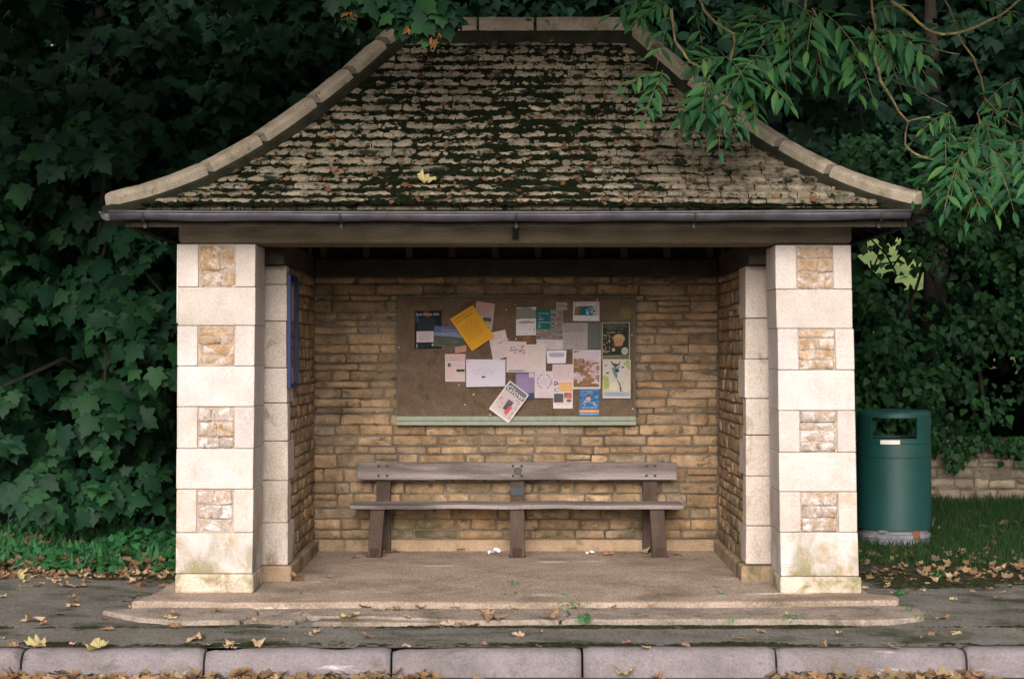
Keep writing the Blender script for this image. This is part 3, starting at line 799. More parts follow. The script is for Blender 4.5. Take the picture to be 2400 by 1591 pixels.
# ================================================================== bench
bench = empty('bench', (0, 2.0, .02), 'long weathered grey timber bench against the rear wall with three brown legs', 'bench')
def plank(x0, x1, y0, y1, z0, z1, sag=.006):
    mb = MB(); n = 40; V = []
    for k in range(n + 1):
        x = x0 + (x1 - x0) * k / n; w = sag * (fbm(np.array(k * .17 + x0), np.array(3.3), 3) - .5) * 2
        for y, z in ((y0, z0), (y0, z1), (y1, z1), (y1, z0)): V.append((x, y + U(-.001, .001), z + float(w) + U(-.001, .001)))
    Fs = [(k * 4 + j, k * 4 + (j + 1) % 4, (k + 1) * 4 + (j + 1) % 4, (k + 1) * 4 + j) for k in range(n) for j in range(4)] + [(3, 2, 1, 0), (n * 4, n * 4 + 1, n * 4 + 2, n * 4 + 3)]
    mb.add(V, Fs); return mb
RY = 2.10
rail = plank(xa(836, RY), xa(1587, RY), RY, RY + .05, za(1124, RY), za(1083, RY), .004).build('back_rail', M['bench'], bench, bevel=.006)
SY = 1.82
plank(xa(819, SY), xa(1604, SY), SY, SY + .38, za(1183, SY) - .032, za(1183, SY), .006).build('seat', M['bench'], bench, bevel=.009)
def disc(mb, c, r, h, n=14, m=0):
    V = [(c[0] + r * math.cos(2 * math.pi * k / n), c[1], c[2] + r * math.sin(2 * math.pi * k / n)) for k in range(n)]
    V += [(c[0] + r * .85 * math.cos(2 * math.pi * k / n), c[1] - h, c[2] + r * .85 * math.sin(2 * math.pi * k / n)) for k in range(n)]
    mb.add(V, [(k, (k + 1) % n, n + (k + 1) % n, n + k) for k in range(n)] + [tuple(n + k for k in range(n))], m)
zs_ = za(1183, SY) - .033
for (lt, lb, pt_) in (((868, 901), (862, 893), (882, 915)), ((1195, 1229), (1195, 1230), (1196, 1229)), ((1523, 1557), (1530, 1564), (1507, 1541))):
    y0 = SY + .03; t0, t1 = xa(lt[0], y0), xa(lt[1], y0); b0, b1 = xa(lb[0], y0), xa(lb[1], y0)
    mb = MB(); zf = .018
    mb.hexa([(t0 if z > .1 else b0, y + (0 if z > .1 else -.015), z) if i < 1 else (t1 if z > .1 else b1, y + (0 if z > .1 else -.015), z) for i in range(2) for y in (y0, y0 + .075) for z in (zf, zs_)])
    lg = mb.build('leg', M['leg'], bench, bevel=.005)
    p0, p1 = xa(pt_[0], RY + .05), xa(pt_[1], RY + .05)
    mb = MB(); mb.box(p0, p1, RY + .053, RY + .125, zf, za(1095, RY)); mb.build('back_post', M['leg'], bench, bevel=.005)
    mb = MB(); xm = (b0 + b1) / 2
    mb.hexa([(x, y, z) for x in (b0 + .012, b1 - .012) for y, zz_ in ((y0 + .066, 0), (RY + .052, 0)) for z in (zf + .03, zf + .10)]); mb.build('stretcher', M['leg'], bench, bevel=.004)
    fm = MB(); fm.box(b0 - .006, b1 + .006, y0 - .022, y0 + .07, zf - .006, zf + .008)
    fm.box(b0 + .02, b1 - .02, y0 - .022, y0 - .016, zf + .008, zf + .07); fm.build('foot_bracket', M['rust_dark'], lg, bevel=.002)
    xc = (p0 + p1) / 2; zc = (za(1124, RY) + za(1083, RY)) / 2
    for dx in (-.033, .033):
        for dz in (-.036, .038):
            bm_ = MB(); disc(bm_, (xc + dx, RY - .001, zc + dz), .011, .004); bm_.build('bolt', M['bolt'], rail)
    if abs(xc) < .2:
        bm_ = MB(); disc(bm_, (xc + .003, RY - .001, zc), .029, .006, 20); disc(bm_, (xc + .003, RY - .007, zc), .008, .002, 10); bm_.build('medallion', M['medal'], rail)
        pm = MB(); pm.box(p0 + .001, p1 - .002, RY + .046, RY + .0525, za(1162, RY), za(1143, RY)); pm.build('plaque', M['plaque'], bench, bevel=.002)

# ================================================================== noticeboard
board = empty('noticeboard', (.005, 2.26, za(996, 2.24)), 'wide brown cork noticeboard with sage green bottom ledge on the rear wall', 'noticeboard')
BYF = 2.235
bx0, bx1, bz0, bz1 = xa(932, BYF), xa(1487, BYF), za(996, BYF), za(699, BYF)
mb = MB(); mb.box(bx0, bx1, BYF, BYF + .045, bz0 + .012, bz1); mb.build('panel', M['board'], board)
for a in ((bx0 - .008, bx0 + .004), (bx1 - .006, bx1 + .010)):
    mb = MB(); mb.box(a[0], a[1], BYF - .006, BYF + .046, bz0 + .07, bz1 + .004); mb.build('edge_strip', M['board_frame'], board, bevel=.002)
mb = MB(); mb.box(bx0 - .008, bx1 + .010, BYF - .006, BYF + .046, bz1 + .0045, bz1 + .016); mb.build('edge_strip', M['board_frame'], board)
mb = MB(); mb.box(bx0 - .009, bx1 + .011, BYF - .018, BYF + .047, za(985.5, BYF), za(975, BYF)); mb.box(bx0 - .011, bx1 + .012, BYF - .030, BYF + .047, bz0, za(986.3, BYF))
mb.build('ledge', M['board_trim'], board, bevel=.003)

def text_geo(s):
    cu = bpy.data.curves.new('lettering', 'FONT'); cu.body = s; cu.size = 1; cu.resolution_u = 2
    ob = bpy.data.objects.new('lettering', cu); C.objects.link(ob)
    dg = bpy.context.evaluated_depsgraph_get(); me = ob.evaluated_get(dg).to_mesh()
    V = [tuple(v.co) for v in me.vertices]; Fq = [tuple(p.vertices) for p in me.polygons]
    ob.evaluated_get(dg).to_mesh_clear()
    bpy.data.objects.remove(ob); bpy.data.curves.remove(cu)
    xs = [v[0] for v in V]; ys = [v[1] for v in V]
    return V, Fq, min(xs), max(xs), min(ys), max(ys)
_lay = [0]
def sheet(name, label, cat, corners, base, art=(), curl=0., layer=None):
    """corners: (tl, tr, br, bl) in photograph pixels on the board plane; art in u (right), v (down) of the sheet"""
    if layer is None: _lay[0] += 1; layer = _lay[0]
    Y = BYF - .0015 - layer * .0022
    if len(corners) == 4 and not hasattr(corners[0], '__len__'):
        x0, y0, x1, y1 = corners; j = lambda: U(-.8, .8)
        corners = ((x0 + j(), y0 + j()), (x1 + j(), y0 + j()), (x1 + j(), y1 + j()), (x0 + j(), y1 + j()))
    P = [at(c[0], c[1], Y) for c in corners]
    mats = [paper(base)]; mi = {tuple(base): 0}
    def slot(c):
        c = tuple(c)
        if c not in mi: mi[c] = len(mats); mats.append(paper(c))
        return mi[c]
    def pt(u, v, h=0):
        p = P[0] * (1 - u) * (1 - v) + P[1] * u * (1 - v) + P[2] * u * v + P[3] * (1 - u) * v
        bow = curl * (4 * (v - .5) ** 2 * .5 + 2 * max(0, v - .7) * abs(u - .5)) + .0003 * math.sin(3 * u + 5 * v + layer)
        return Vector((p.x, p.y - bow - h, p.z))
    mb = MB(); n = 8
    V = [pt(i / n, j / n, .0006) for j in range(n + 1) for i in range(n + 1)]
    mb.add(V, [(j * (n + 1) + i, (j + 1) * (n + 1) + i, (j + 1) * (n + 1) + i + 1, j * (n + 1) + i + 1) for j in range(n) for i in range(n)])
    V = [pt(i / n, j / n, 0) for j in range(n + 1) for i in range(n + 1)]
    mb.add(V, [(j * (n + 1) + i, j * (n + 1) + i + 1, (j + 1) * (n + 1) + i + 1, (j + 1) * (n + 1) + i) for j in range(n) for i in range(n)])
    h = .0007
    for a in art:
        h += .00008
        if a[0] == 'r':
            _, u0, v0, u1, v1, c = a; k = 4
            V = [pt(u0 + (u1 - u0) * i / k, v0 + (v1 - v0) * j / k, h) for j in range(k + 1) for i in range(k + 1)]
            mb.add(V, [(j * (k + 1) + i, (j + 1) * (k + 1) + i, (j + 1) * (k + 1) + i + 1, j * (k + 1) + i + 1) for j in range(k) for i in range(k)], slot(c))
        elif a[0] == 'p':
            _, pts, c = a; mb.add([pt(u, v, h) for u, v in pts], [tuple(range(len(pts)))], slot(c))
        elif a[0] == 'e':
            _, u, v, ru, rv, c = a; mb.add([pt(u + ru * math.cos(t), v + rv * math.sin(t), h) for t in [2 * math.pi * q / 16 for q in range(16)]], [tuple(range(16))], slot(c))
        elif a[0] == 'l':
            _, u0, v0, u1, v1, k, c = a
            for q in range(k):
                v = v0 + (v1 - v0) * (q + .5) / k; t = (v1 - v0) / k * .42; u = u0
                ue = u1 - (u1 - u0) * U(0, .25)
                while u < ue:
                    w = U(.05, .12); mb.add([pt(u, v - t / 2, h), pt(u, v + t / 2, h), pt(min(ue, u + w), v + t / 2, h), pt(min(ue, u + w), v - t / 2, h)], [(0, 1, 2, 3)], slot(c)); u += w + .025
        elif a[0] == 'b':        # blotchy picture area
            _, u0, v0, u1, v1, cols, k = a
            for q in range(k):
                u, v = U(u0, u1), U(v0, v1); ru, rv = (u1 - u0) * U(.05, .17), (v1 - v0) * U(.03, .10); c = random.choice(cols)
                mb.add([pt(min(u1, max(u0, u + ru * U(.7, 1.1) * math.cos(t))), min(v1, max(v0, v + rv * U(.7, 1.1) * math.sin(t))), h + q * .00001) for t in [2 * math.pi * w / 9 for w in range(9)]], [tuple(range(9))], slot(c))
        elif a[0] == 't':
            _, s, u0, u1, vb, hv, c = a
            V, Fq, xa0, xa1, ya0, ya1 = text_geo(s)
            mb.add([pt(u0 + (x - xa0) / (xa1 - xa0) * (u1 - u0), vb - (y - 0) / .72 * hv, h + .0005) for x, y, z in V], Fq, slot(c))
    # material slots by mesh
    o = mb.build(name, mats)
    return tag(o, label, cat)
W = (.62, .53, .55); WP = (.60, .46, .47); INK = (.05, .05, .06); GR = (.28, .26, .27); LIL = (.58, .52, .60)
NV = (.008, .014, .022)
sheet('flyer', 'pinkish leaflet half hidden behind the tilted orange notice', 'flyer', ((1116, 706), (1160, 711.5), (1153, 775), (1112, 770)), (.42, .30, .28),
      [('r', .03, .03, .97, .13, (.48, .24, .22)), ('l', .1, .16, .9, .5, 6, (.25, .17, .16)), ('r', .45, .54, .9, .68, (.06, .07, .06)), ('r', .5, .69, .92, .76, (.35, .25, .18))])
sheet('flyer', 'dark navy cycling flyer headed SOCIAL RIDE at the upper left of the board', 'flyer', (971, 728, 1035, 817), NV,
      [('p', [(.32, .02), (.5, -.0), (.58, .17), (.4, .16)], (.20, .03, .03)), ('t', 'FLAB SOCIAL RIDE', .06, .9, .125, .062, (.62, .56, .45)), ('p', [(.03, .03), (.14, .05), (.18, .3), (.02, .3)], (.02, .06, .10)),
       ('l', .12, .18, .85, .52, 8, (.05, .06, .07)), ('r', .07, .54, .70, .83, (.52, .43, .45)), ('l', .15, .57, .66, .8, 5, (.32, .25, .26)), ('r', .07, .87, .10, .97, (.4, .36, .34)),
       ('e', .68, .90, .055, .036, (.55, .5, .48)), ('e', .69, .895, .028, .018, NV), ('l', .78, .89, .95, .93, 1, (.5, .46, .44)), ('l', .14, .88, .6, .97, 2, (.04, .05, .06))])
sheet('flyer', 'landscape photo card of blue sky over dark fields beside the navy flyer', 'flyer', ((1018, 763.5), (1095, 769), (1095, 814), (1016, 812)), (.075, .085, .065),
      [('p', [(0, 0), (1, 0), (1, .45), (0, .43)], (.085, .12, .22)), ('p', [(0, .25), (1, .3), (1, .52), (0, .45)], (.17, .22, .32)), ('t', 'SUMMER WALKS', .2, .8, .22, .08, (.28, .27, .36)), ('r', .22, .27, .7, .33, (.26, .25, .33)),
       ('b', .02, .55, .95, .97, [(.10, .105, .07), (.05, .06, .05), (.13, .12, .09)], 20)])
sheet('flyer', 'white leaflet with pink marks tilted below the orange notice', 'flyer', ((1144, 781), (1184, 772.5), (1197, 833), (1156, 846)), WP,
      [('l', .1, .08, .85, .3, 4, (.46, .33, .35)), ('b', .05, .35, .95, .6, [(.55, .33, .33), (.5, .38, .40), (.34, .2, .2)], 12), ('l', .1, .66, .9, .95, 4, (.48, .38, .40))])
sheet('notice', 'bright orange notice tilted sharply near the top of the board', 'notice', ((1054.8, 747.6), (1108.1, 714.5), (1159, 788), (1106.3, 823)), (.62, .30, .022),
      [('t', 'GARDENING CLUB', .06, .88, .12, .05, (.12, .07, .02)), ('t', 'NEW MEMBERS', .10, .80, .20, .05, (.12, .07, .02)), ('l', .12, .3, .86, .78, 10, (.42, .19, .02)), ('e', .78, .86, .02, .015, (.2, .1, .03))], .004, 12)
sheet('flyer', 'small torn orange pink scrap under the orange notice', 'flyer', ((1066, 813), (1093, 809), (1093, 824), (1067, 828)), (.45, .22, .15), [('r', .0, .0, .6, .3, (.3, .24, .22)), ('b', .1, .4, .9, .95, [(.52, .3, .18), (.4, .18, .12)], 6)])
sheet('notice', 'pink notice with two dark dots and a small hut drawing, leftmost of the pale sheets', 'notice', (1043.5, 830, 1090, 894.6), (.56, .43, .43),
      [('r', .02, .02, .98, .27, (.54, .37, .38)), ('l', .1, .1, .9, .24, 2, (.4, .27, .28)), ('e', .2, .36, .08, .035, INK), ('e', .21, .43, .09, .04, (.14, .11, .11)), ('l', .3, .34, .9, .45, 3, (.44, .33, .34)),
       ('r', .56, .55, .97, .64, (.05, .055, .05)), ('r', .64, .64, .97, .74, (.48, .42, .34)), ('l', .06, .55, .5, .9, 5, (.45, .33, .34)), ('r', .5, .03, .56, .045, INK)])
sheet('notice', 'large white landscape notice with four centred lines of text and a black stamp', 'notice', (1093, 842, 1185, 906), LIL,
      [('t', 'PARISH COUNCIL', .28, .60, .345, .035, (.30, .27, .33)), ('t', 'Annual Meeting on Wednesday 18', .14, .76, .415, .04, (.26, .24, .29)), ('t', 'in the Village Hall', .25, .68, .485, .04, (.26, .24, .29)), ('t', 'all residents welcome', .19, .72, .56, .04, (.26, .24, .29)),
       ('e', .44, .64, .055, .032, INK), ('r', .42, .69, .5, .70, (.35, .3, .35)), ('e', .05, .08, .014, .02, INK), ('e', .915, .03, .014, .02, INK), ('e', .52, .955, .012, .018, (.4, .06, .07))], .002, 14)
sheet('flyer', 'pale leaflet with a colourful flower photo at its top and blue footer bar', 'flyer', (1187, 800, 1233.5, 871.5), WP,
      [('b', .15, .12, .95, .40, [(.25, .28, .22), (.45, .2, .2), (.2, .2, .18), (.5, .42, .42), (.13, .24, .2), (.33, .24, .25)], 40), ('l', .1, .46, .9, .88, 8, (.52, .42, .42)), ('r', .12, .93, .9, .97, (.09, .21, .33)), ('r', .09, .92, .13, .97, (.5, .2, .12))], 0, 9)
sheet('flyer', 'plain cream leaflet of faint text right of the flower photo leaflet', 'flyer', (1233.5, 807, 1279, 872), (.59, .49, .47), [('l', .08, .06, .92, .85, 14, (.53, .42, .41)), ('e', .2, .93, .02, .015, INK), ('l', .4, .92, .8, .95, 1, (.4, .3, .3))], 0, 10)
sheet('flyer', 'purple leaflet partly covered by the white framed magazine poster', 'flyer', (1209, 872, 1252.5, 935), (.235, .175, .30), [('r', 0, 0, 1, .08, (.12, .11, .18)), ('r', .7, .02, .97, .2, (.5, .4, .48)), ('p', [(0, .84), (1, .76), (1, 1), (0, 1)], (.035, .06, .11)), ('l', .1, .2, .8, .7, 8, (.29, .23, .36))], 0, 9)
wr = []
for t in range(26):
    a = 2 * math.pi * t / 26
    if abs(math.cos(a)) < .25: continue
    wr.append(('p', [(.5 + (.36 + U(-.03, .03)) * math.cos(a) + du, .38 + (.26 + U(-.02, .02)) * math.sin(a) + dv) for du, dv in ((-.05, 0), (0, -.025), (.05, .01), (0, .025))], (.17, .14, .23)))
sheet('flyer', 'lilac white flyer with a purple leaf wreath right of the purple leaflet', 'flyer', (1252.5, 869, 1299, 932.5), (.56, .47, .50), wr + [('l', .25, .28, .75, .5, 5, (.42, .34, .42)), ('l', .12, .8, .9, .95, 3, (.45, .37, .4)), ('e', .45, .02, .02, .015, (.4, .05, .05))], 0, 11)
ORG = (.62, .33, .12)
sheet('flyer', 'long grey and orange leaflet with photographs below the pink flowery sheet', 'flyer', (1297, 892, 1343, 957), (.62, .54, .53),
      [('r', .03, .03, .97, .78, (.56, .48, .48)), ('b', .03, .04, .3, .42, [(.12, .11, .11), (.35, .28, .28), (.2, .2, .19)], 16), ('e', .13, .09, .12, .07, (.07, .09, .09)), ('e', .13, .09, .06, .035, (.45, .42, .4)), ('r', .31, .05, .97, .38, ORG), ('r', .03, .46, .52, .78, (.085, .085, .095)), ('r', .56, .43, .94, .62, (.16, .10, .10)),
       ('p', [(.55, .6), (.75, .46), (.95, .5), (.95, .64)], (.52, .11, .09)), ('e', .8, .71, .13, .06, (.12, .12, .12)), ('r', .1, .81, .9, .85, (.58, .38, .22)), ('l', .35, .1, .9, .34, 4, (.66, .42, .2))], 0, 10)
sheet('flyer', 'pink sheet with red flower sprig at its right side', 'flyer', (1295, 853.5, 1342, 893), (.57, .44, .47), [('l', .08, .12, .65, .85, 7, (.46, .33, .37)), ('b', .72, .25, .9, .5, [(.42, .06, .09), (.5, .12, .15)], 7), ('b', .7, .66, .95, .76, [(.42, .06, .09), (.3, .05, .07)], 5), ('r', .78, .45, .8, .7, (.35, .2, .2))], 0, 12)
sheet('notice', 'torn wet notice with grey stained upper half and white lower half', 'notice', (1210, 720, 1256.5, 786), (.60, .54, .58),
      [('p', [(0, .03), (.5, -.0), (1, .04), (1, .40), (.7, .42), (.3, .40), (0, .43)], (.19, .18, .165)), ('p', [(0, .05), (.35, .02), (.2, .1), (.03, .12)], (.6, .56, .56)), ('p', [(.75, .03), (.98, .06), (.95, .11)], (.6, .56, .56)), ('p', [(.08, .52), (.3, .48), (.6, .47), (.95, .52), (.9, .57), (.2, .58)], (.28, .26, .25)),
       ('b', .1, .62, .95, .9, [(.48, .42, .5), (.52, .47, .5), (.3, .27, .3)], 14), ('e', .5, .93, .025, .018, INK), ('e', .15, .93, .02, .014, INK)], .004, 3)
sheet('flyer', 'pale lilac sheet of small print under the teal leaflet', 'flyer', (1257, 790, 1319.5, 820), (.53, .45, .47), [('l', .3, .3, .75, .8, 4, (.36, .3, .33)), ('r', .3, .84, .52, .88, (.22, .18, .2)), ('e', .04, .38, .014, .03, INK), ('e', .96, .88, .014, .03, INK)], 0, 8)
sheet('flyer', 'teal leaflet with white lettering and garden photographs at the top middle', 'flyer', (1256.5, 726, 1321, 796), (.20, .165, .16),
      [('r', 0, 0, .54, .66, (.010, .11, .115)), ('t', 'The', .08, .2, .26, .045, (.40, .44, .42)), ('t', 'WEST', .08, .28, .345, .05, (.45, .5, .48)), ('t', 'gardening', .08, .53, .44, .05, (.40, .46, .44)), ('l', .08, .1, .5, .15, 1, (.3, .4, .39)), ('l', .08, .48, .2, .63, 4, (.3, .38, .37)),
       ('b', .56, .02, .98, .62, [(.25, .07, .08), (.10, .09, .09), (.3, .22, .22), (.05, .08, .1), (.22, .2, .13)], 46), ('b', .02, .68, .98, .98, [(.22, .17, .16), (.32, .26, .25), (.10, .09, .10), (.18, .15, .07)], 46)], 0, 9)
sheet('ticket', 'small white ticket, upper of the two stacked near the board top', 'ticket', (1303, 708.5, 1329.5, 716), (.34, .31, .26), [('l', .08, .2, .92, .9, 2, (.12, .11, .09))], 0, 1)
sheet('ticket', 'small white ticket, lower of the two stacked near the board top', 'ticket', (1303, 718, 1330, 726.5), (.33, .30, .25), [('l', .1, .2, .7, .8, 1, (.2, .19, .16)), ('r', .75, .2, .85, .5, (.2, .04, .04))], 0, 1)
sheet('poster', 'landscape picture poster with blue green painting and white border at the board top', 'poster', (1343, 707, 1405, 752), (.48, .45, .46),
      [('r', .03, .05, .97, .72, (.40, .34, .32)), ('p', [(.08, .3), (.3, .2), (.25, .7), (.05, .7)], (.20, .11, .055)), ('p', [(.28, .25), (.7, .22), (.85, .5), (.75, .72), (.2, .7)], (.015, .11, .135)), ('b', .5, .3, .85, .75, [(.25, .38, .48), (.42, .48, .55), (.1, .26, .36)], 26),
       ('p', [(.1, .08), (.4, .14), (.9, .08), (.9, .18), (.4, .2), (.1, .16)], (.52, .5, .5)), ('r', .38, .14, .48, .2, (.38, .08, .07)), ('r', .04, .74, .97, .97, (.52, .5, .54)), ('e', .6, .9, .015, .02, INK), ('e', .08, .08, .015, .02, INK)], 0, 3)
sheet('ticket', 'tiny yellow green card by itself in the top right corner of the board', 'ticket', (1455, 722.5, 1477.5, 746.5), (.15, .14, .05), [('b', .1, .1, .9, .9, [(.19, .17, .05), (.08, .08, .04), (.16, .08, .05)], 14)], 0, 1)
sheet('notice', 'grey faded sheet of dense text with a dark column along its right side', 'notice', ((1318.5, 757.5), (1407.5, 756), (1407, 818), (1319, 819)), (.33, .29, .28),
      [('r', .66, .0, .995, 1, (.095, .10, .095)), ('r', .01, .02, .65, .36, (.28, .25, .235)), ('l', .06, .06, .62, .34, 5, (.2, .18, .17)), ('l', .06, .42, .62, .82, 6, (.26, .22, .215)), ('b', .3, .8, .62, .97, [(.2, .17, .16), (.25, .2, .2)], 10), ('l', .7, .05, .96, .95, 12, (.12, .125, .12)), ('e', .05, .06, .012, .02, INK)], .003, 10)
sheet('poster', 'dark green framed poster of a smiling fair haired child', 'poster', (1410.5, 756, 1475.5, 841.5), (.33, .32, .27),
      [('r', .035, .02, .965, .985, (.022, .028, .022)), ('t', 'Foster families needed', .14, .86, .075, .035, (.30, .30, .27)), ('t', 'for children in our area', .07, .92, .13, .035, (.30, .30, .27)), ('t', 'call us now', .2, .78, .19, .035, (.30, .30, .27)),
       ('b', .05, .25, .7, .45, [(.14, .17, .045), (.26, .24, .12), (.1, .13, .05)], 16), ('b', .04, .3, .3, .85, [(.30, .16, .09), (.2, .15, .06), (.32, .24, .17)], 16), ('e', .61, .44, .22, .13, (.30, .19, .085)), ('e', .61, .54, .155, .125, (.36, .205, .125)), ('p', [(.45, .5), (.42, .62), (.5, .68), (.48, .55)], (.2, .11, .06)),
       ('p', [(.4, .42), (.55, .33), (.75, .34), (.82, .5), (.7, .42), (.5, .42)], (.44, .29, .13)), ('e', .55, .53, .028, .012, (.12, .06, .04)), ('e', .68, .52, .028, .012, (.12, .06, .04)), ('e', .62, .64, .075, .02, (.34, .09, .08)), ('p', [(.28, .87), (.4, .74), (.62, .76), (.82, .8), (.85, .87)], (.02, .024, .02)),
       ('e', .42, .74, .06, .045, (.36, .27, .21)), ('e', .82, .78, .12, .10, (.36, .37, .33)), ('l', .75, .74, .89, .83, 3, (.2, .2, .18)), ('r', .04, .885, .965, .97, (.13, .115, .055)), ('l', .07, .91, .75, .945, 1, (.3, .28, .2))], 0, 6)
sheet('poster', 'floral illustrated poster with a bluebird and branch below the child poster', 'poster', (1413, 842, 1478, 933.5), (.52, .46, .40),
      [('r', .03, .02, .97, .97, (.47, .42, .36)), ('p', [(.0, .4), (.2, .45), (.25, .7), (.05, .8)], (.30, .33, .10)), ('p', [(.8, .02), (.97, .02), (.97, .3), (.85, .2)], (.30, .33, .13)), ('p', [(.25, .02), (.4, .1), (.55, .12), (.65, .02), (.6, .14), (.45, .22), (.35, .14)], (.05, .08, .06)),
       ('p', [(.32, .2), (.5, .22), (.66, .16), (.5, .3), (.54, .44), (.48, .5), (.38, .36)], (.10, .18, .20)), ('p', [(.42, .28), (.56, .34), (.6, .28), (.5, .24)], (.02, .03, .04)), ('e', .72, .2, .05, .025, (.07, .13, .28)), ('p', [(.1, .34), (.26, .32), (.18, .38)], (.07, .06, .06)),
       ('p', [(.48, .46), (.6, .6), (.66, .78), (.72, .8), (.62, .84), (.64, .64)], (.09, .08, .07)), ('e', .4, .7, .16, .12, (.55, .48, .38)), ('e', .64, .74, .04, .03, (.12, .07, .06)), ('b', .62, .3, .95, .7, [(.5, .32, .29), (.5, .38, .34), (.44, .33, .31)], 12), ('p', [(.07, .14), (.18, .12), (.1, .19)], (.16, .15, .15)), ('p', [(.75, .08), (.82, .1), (.76, .15)], (.16, .15, .15)),
       ('r', .03, .84, .97, .95, (.28, .32, .38)), ('l', .2, .86, .88, .93, 2, (.2, .24, .32)), ('r', .0, .97, 1, 1, (.56, .52, .50))], 0, 7)
sheet('notice', 'crumpled white note with blurred grey ink near the middle right of the board', 'notice', ((1280.5, 821.5), (1328, 820.5), (1326, 851), (1283, 852)), (.66, .61, .66),
      [('p', [(.1, .2), (.6, .16), (.9, .22), (.88, .5), (.5, .54), (.14, .5)], (.36, .34, .44)), ('l', .16, .22, .85, .48, 4, (.27, .25, .33)), ('e', .07, .07, .018, .025, INK), ('e', .94, .05, .018, .025, INK), ('e', .48, .92, .018, .025, (.2, .2, .22))], .012, 9)
sheet('poster', 'brown and lilac sunset photo poster with white border left of the bluebird poster', 'poster', (1342.5, 819.5, 1408, 911), (.58, .50, .51),
      [('r', .03, .03, .96, .95, (.49, .40, .44)), ('b', .03, .22, .96, .95, [(.19, .105, .05), (.25, .15, .10), (.33, .21, .18), (.45, .34, .36), (.23, .12, .055)], 80), ('p', [(.03, .28), (.55, .4), (.3, .52), (.03, .6)], (.19, .11, .05)), ('p', [(.03, .72), (.5, .85), (.95, .88), (.95, .95), (.03, .95)], (.19, .095, .045)), ('p', [(.03, .03), (.3, .03), (.05, .08)], (.15, .08, .07)), ('l', .15, .25, .92, .82, 13, (.34, .20, .19))], .003, 9)
sheet('poster', 'bright blue poster of a swimmer with an orange stripe at the bottom of the board', 'poster', (1358, 911, 1404.5, 973.5), (.045, .135, .29),
      [('b', .02, .02, .98, .6, [(.07, .17, .33), (.14, .25, .40), (.035, .10, .23), (.10, .2, .35)], 34), ('p', [(.12, .6), (.3, .4), (.4, .36), (.55, .36), (.7, .5), (.95, .66), (.75, .62), (.6, .5), (.62, .66), (.25, .66), (.28, .5)], (.38, .30, .34)), ('p', [(.28, .66), (.32, .5), (.58, .5), (.64, .66)], (.03, .13, .22)), ('e', .45, .35, .11, .10, (.45, .28, .24)), ('p', [(.33, .32), (.36, .24), (.5, .22), (.58, .3), (.5, .29)], (.08, .05, .05)), ('e', .45, .40, .05, .012, (.5, .42, .42)),
       ('t', 'SWIM', .12, .85, .74, .07, (.30, .40, .52)), ('r', .0, .79, 1, .89, (.62, .23, .07)), ('l', .08, .81, .9, .87, 1, (.7, .42, .22)), ('r', 0, .90, 1, 1, (.07, .22, .38)), ('l', .05, .92, .95, .97, 1, (.35, .45, .52)), ('l', .36, .06, .7, .16, 3, (.3, .38, .5))], 0, 5)
sheet('ticket', 'small brown card pinned under the torn grey notice', 'ticket', (1223.5, 787, 1249, 804.5), (.17, .085, .04), [('l', .1, .2, .9, .85, 3, (.24, .14, .08)), ('e', .55, .1, .04, .05, (.6, .55, .5))], 0, 2)
sheet('poster', 'tilted white bordered magazine poster titled Glow overhanging the green ledge', 'poster', ((1194.8, 891.5), (1240, 925.8), (1191.8, 991.4), (1145.8, 957.7)), (.64, .56, .56),
      [('r', .05, .03, .95, .27, (.14, .145, .15)), ('r', .05, .27, .95, .94, (.48, .40, .40)), ('t', 'Glow', .08, .92, .25, .16, (.62, .58, .57)), ('b', .06, .5, .5, .8, [(.5, .2, .22), (.52, .27, .28), (.46, .33, .33)], 26), ('b', .5, .32, .95, .6, [(.5, .22, .22), (.33, .17, .18), (.5, .4, .4)], 22), ('b', .6, .5, .95, .9, [(.24, .21, .24), (.42, .38, .4), (.5, .25, .27)], 24),
       ('p', [(.42, .44), (.68, .44), (.66, .76), (.44, .76)], (.075, .075, .085)), ('p', [(.62, .56), (.76, .58), (.72, .86), (.58, .84)], (.52, .085, .075)), ('p', [(.05, .78), (.6, .86), (.62, .94), (.05, .94)], (.50, .44, .43)), ('e', .12, .05, .02, .015, INK)], .003, 22)
def pin(px, py, c, label, lay=0):
    mb = MB(); p = at(px, py, BYF - .001 - lay * .0022); r = .0055
    prof_ = [(r, 0), (r * 1.05, .002), (r * .8, .006), (r * .3, .008)]
    V = [(p.x + q * math.cos(2 * math.pi * k / 10), p.y - h, p.z + q * math.sin(2 * math.pi * k / 10)) for q, h in prof_ for k in range(10)]
    mb.add(V, [(i * 10 + k, i * 10 + (k + 1) % 10, (i + 1) * 10 + (k + 1) % 10, (i + 1) * 10 + k) for i in range(3) for k in range(10)] + [tuple(30 + k for k in range(10))])
    tag(mb.build('push_pin', paper(c), smooth=True), label, 'push pin', 'push pins in the noticeboard')
WPN = (.75, .68, .6)
for a in ((935, 814, WPN, 'white push pin alone at the far left edge of the board'), (1186, 726, WPN, 'white push pin between the pinkish leaflet and the torn grey notice'), (1400, 702, WPN, 'white push pin on the top edge above the landscape picture poster'),
          (1481, 785, WPN, 'white push pin right of the child poster'), (1076, 902, WPN, 'white push pin just under the pink notice'), (1110, 924, WPN, 'white push pin below the large white notice'),
          (1090, 948, WPN, 'lowest white push pin in the bare left half of the board'), (1149, 972, WPN, 'white push pin on the board just above the ledge left of the Glow poster'), (1483, 958, WPN, 'white push pin in the bottom right corner of the board'),
          (1191, 794.5, WPN, 'left of two white push pins left of the small brown card'), (1209.5, 794.5, WPN, 'right of two white push pins left of the small brown card'), (1209, 714, (.5, .36, .05), 'yellow push pin above the torn grey notice')):
    pin(*a)

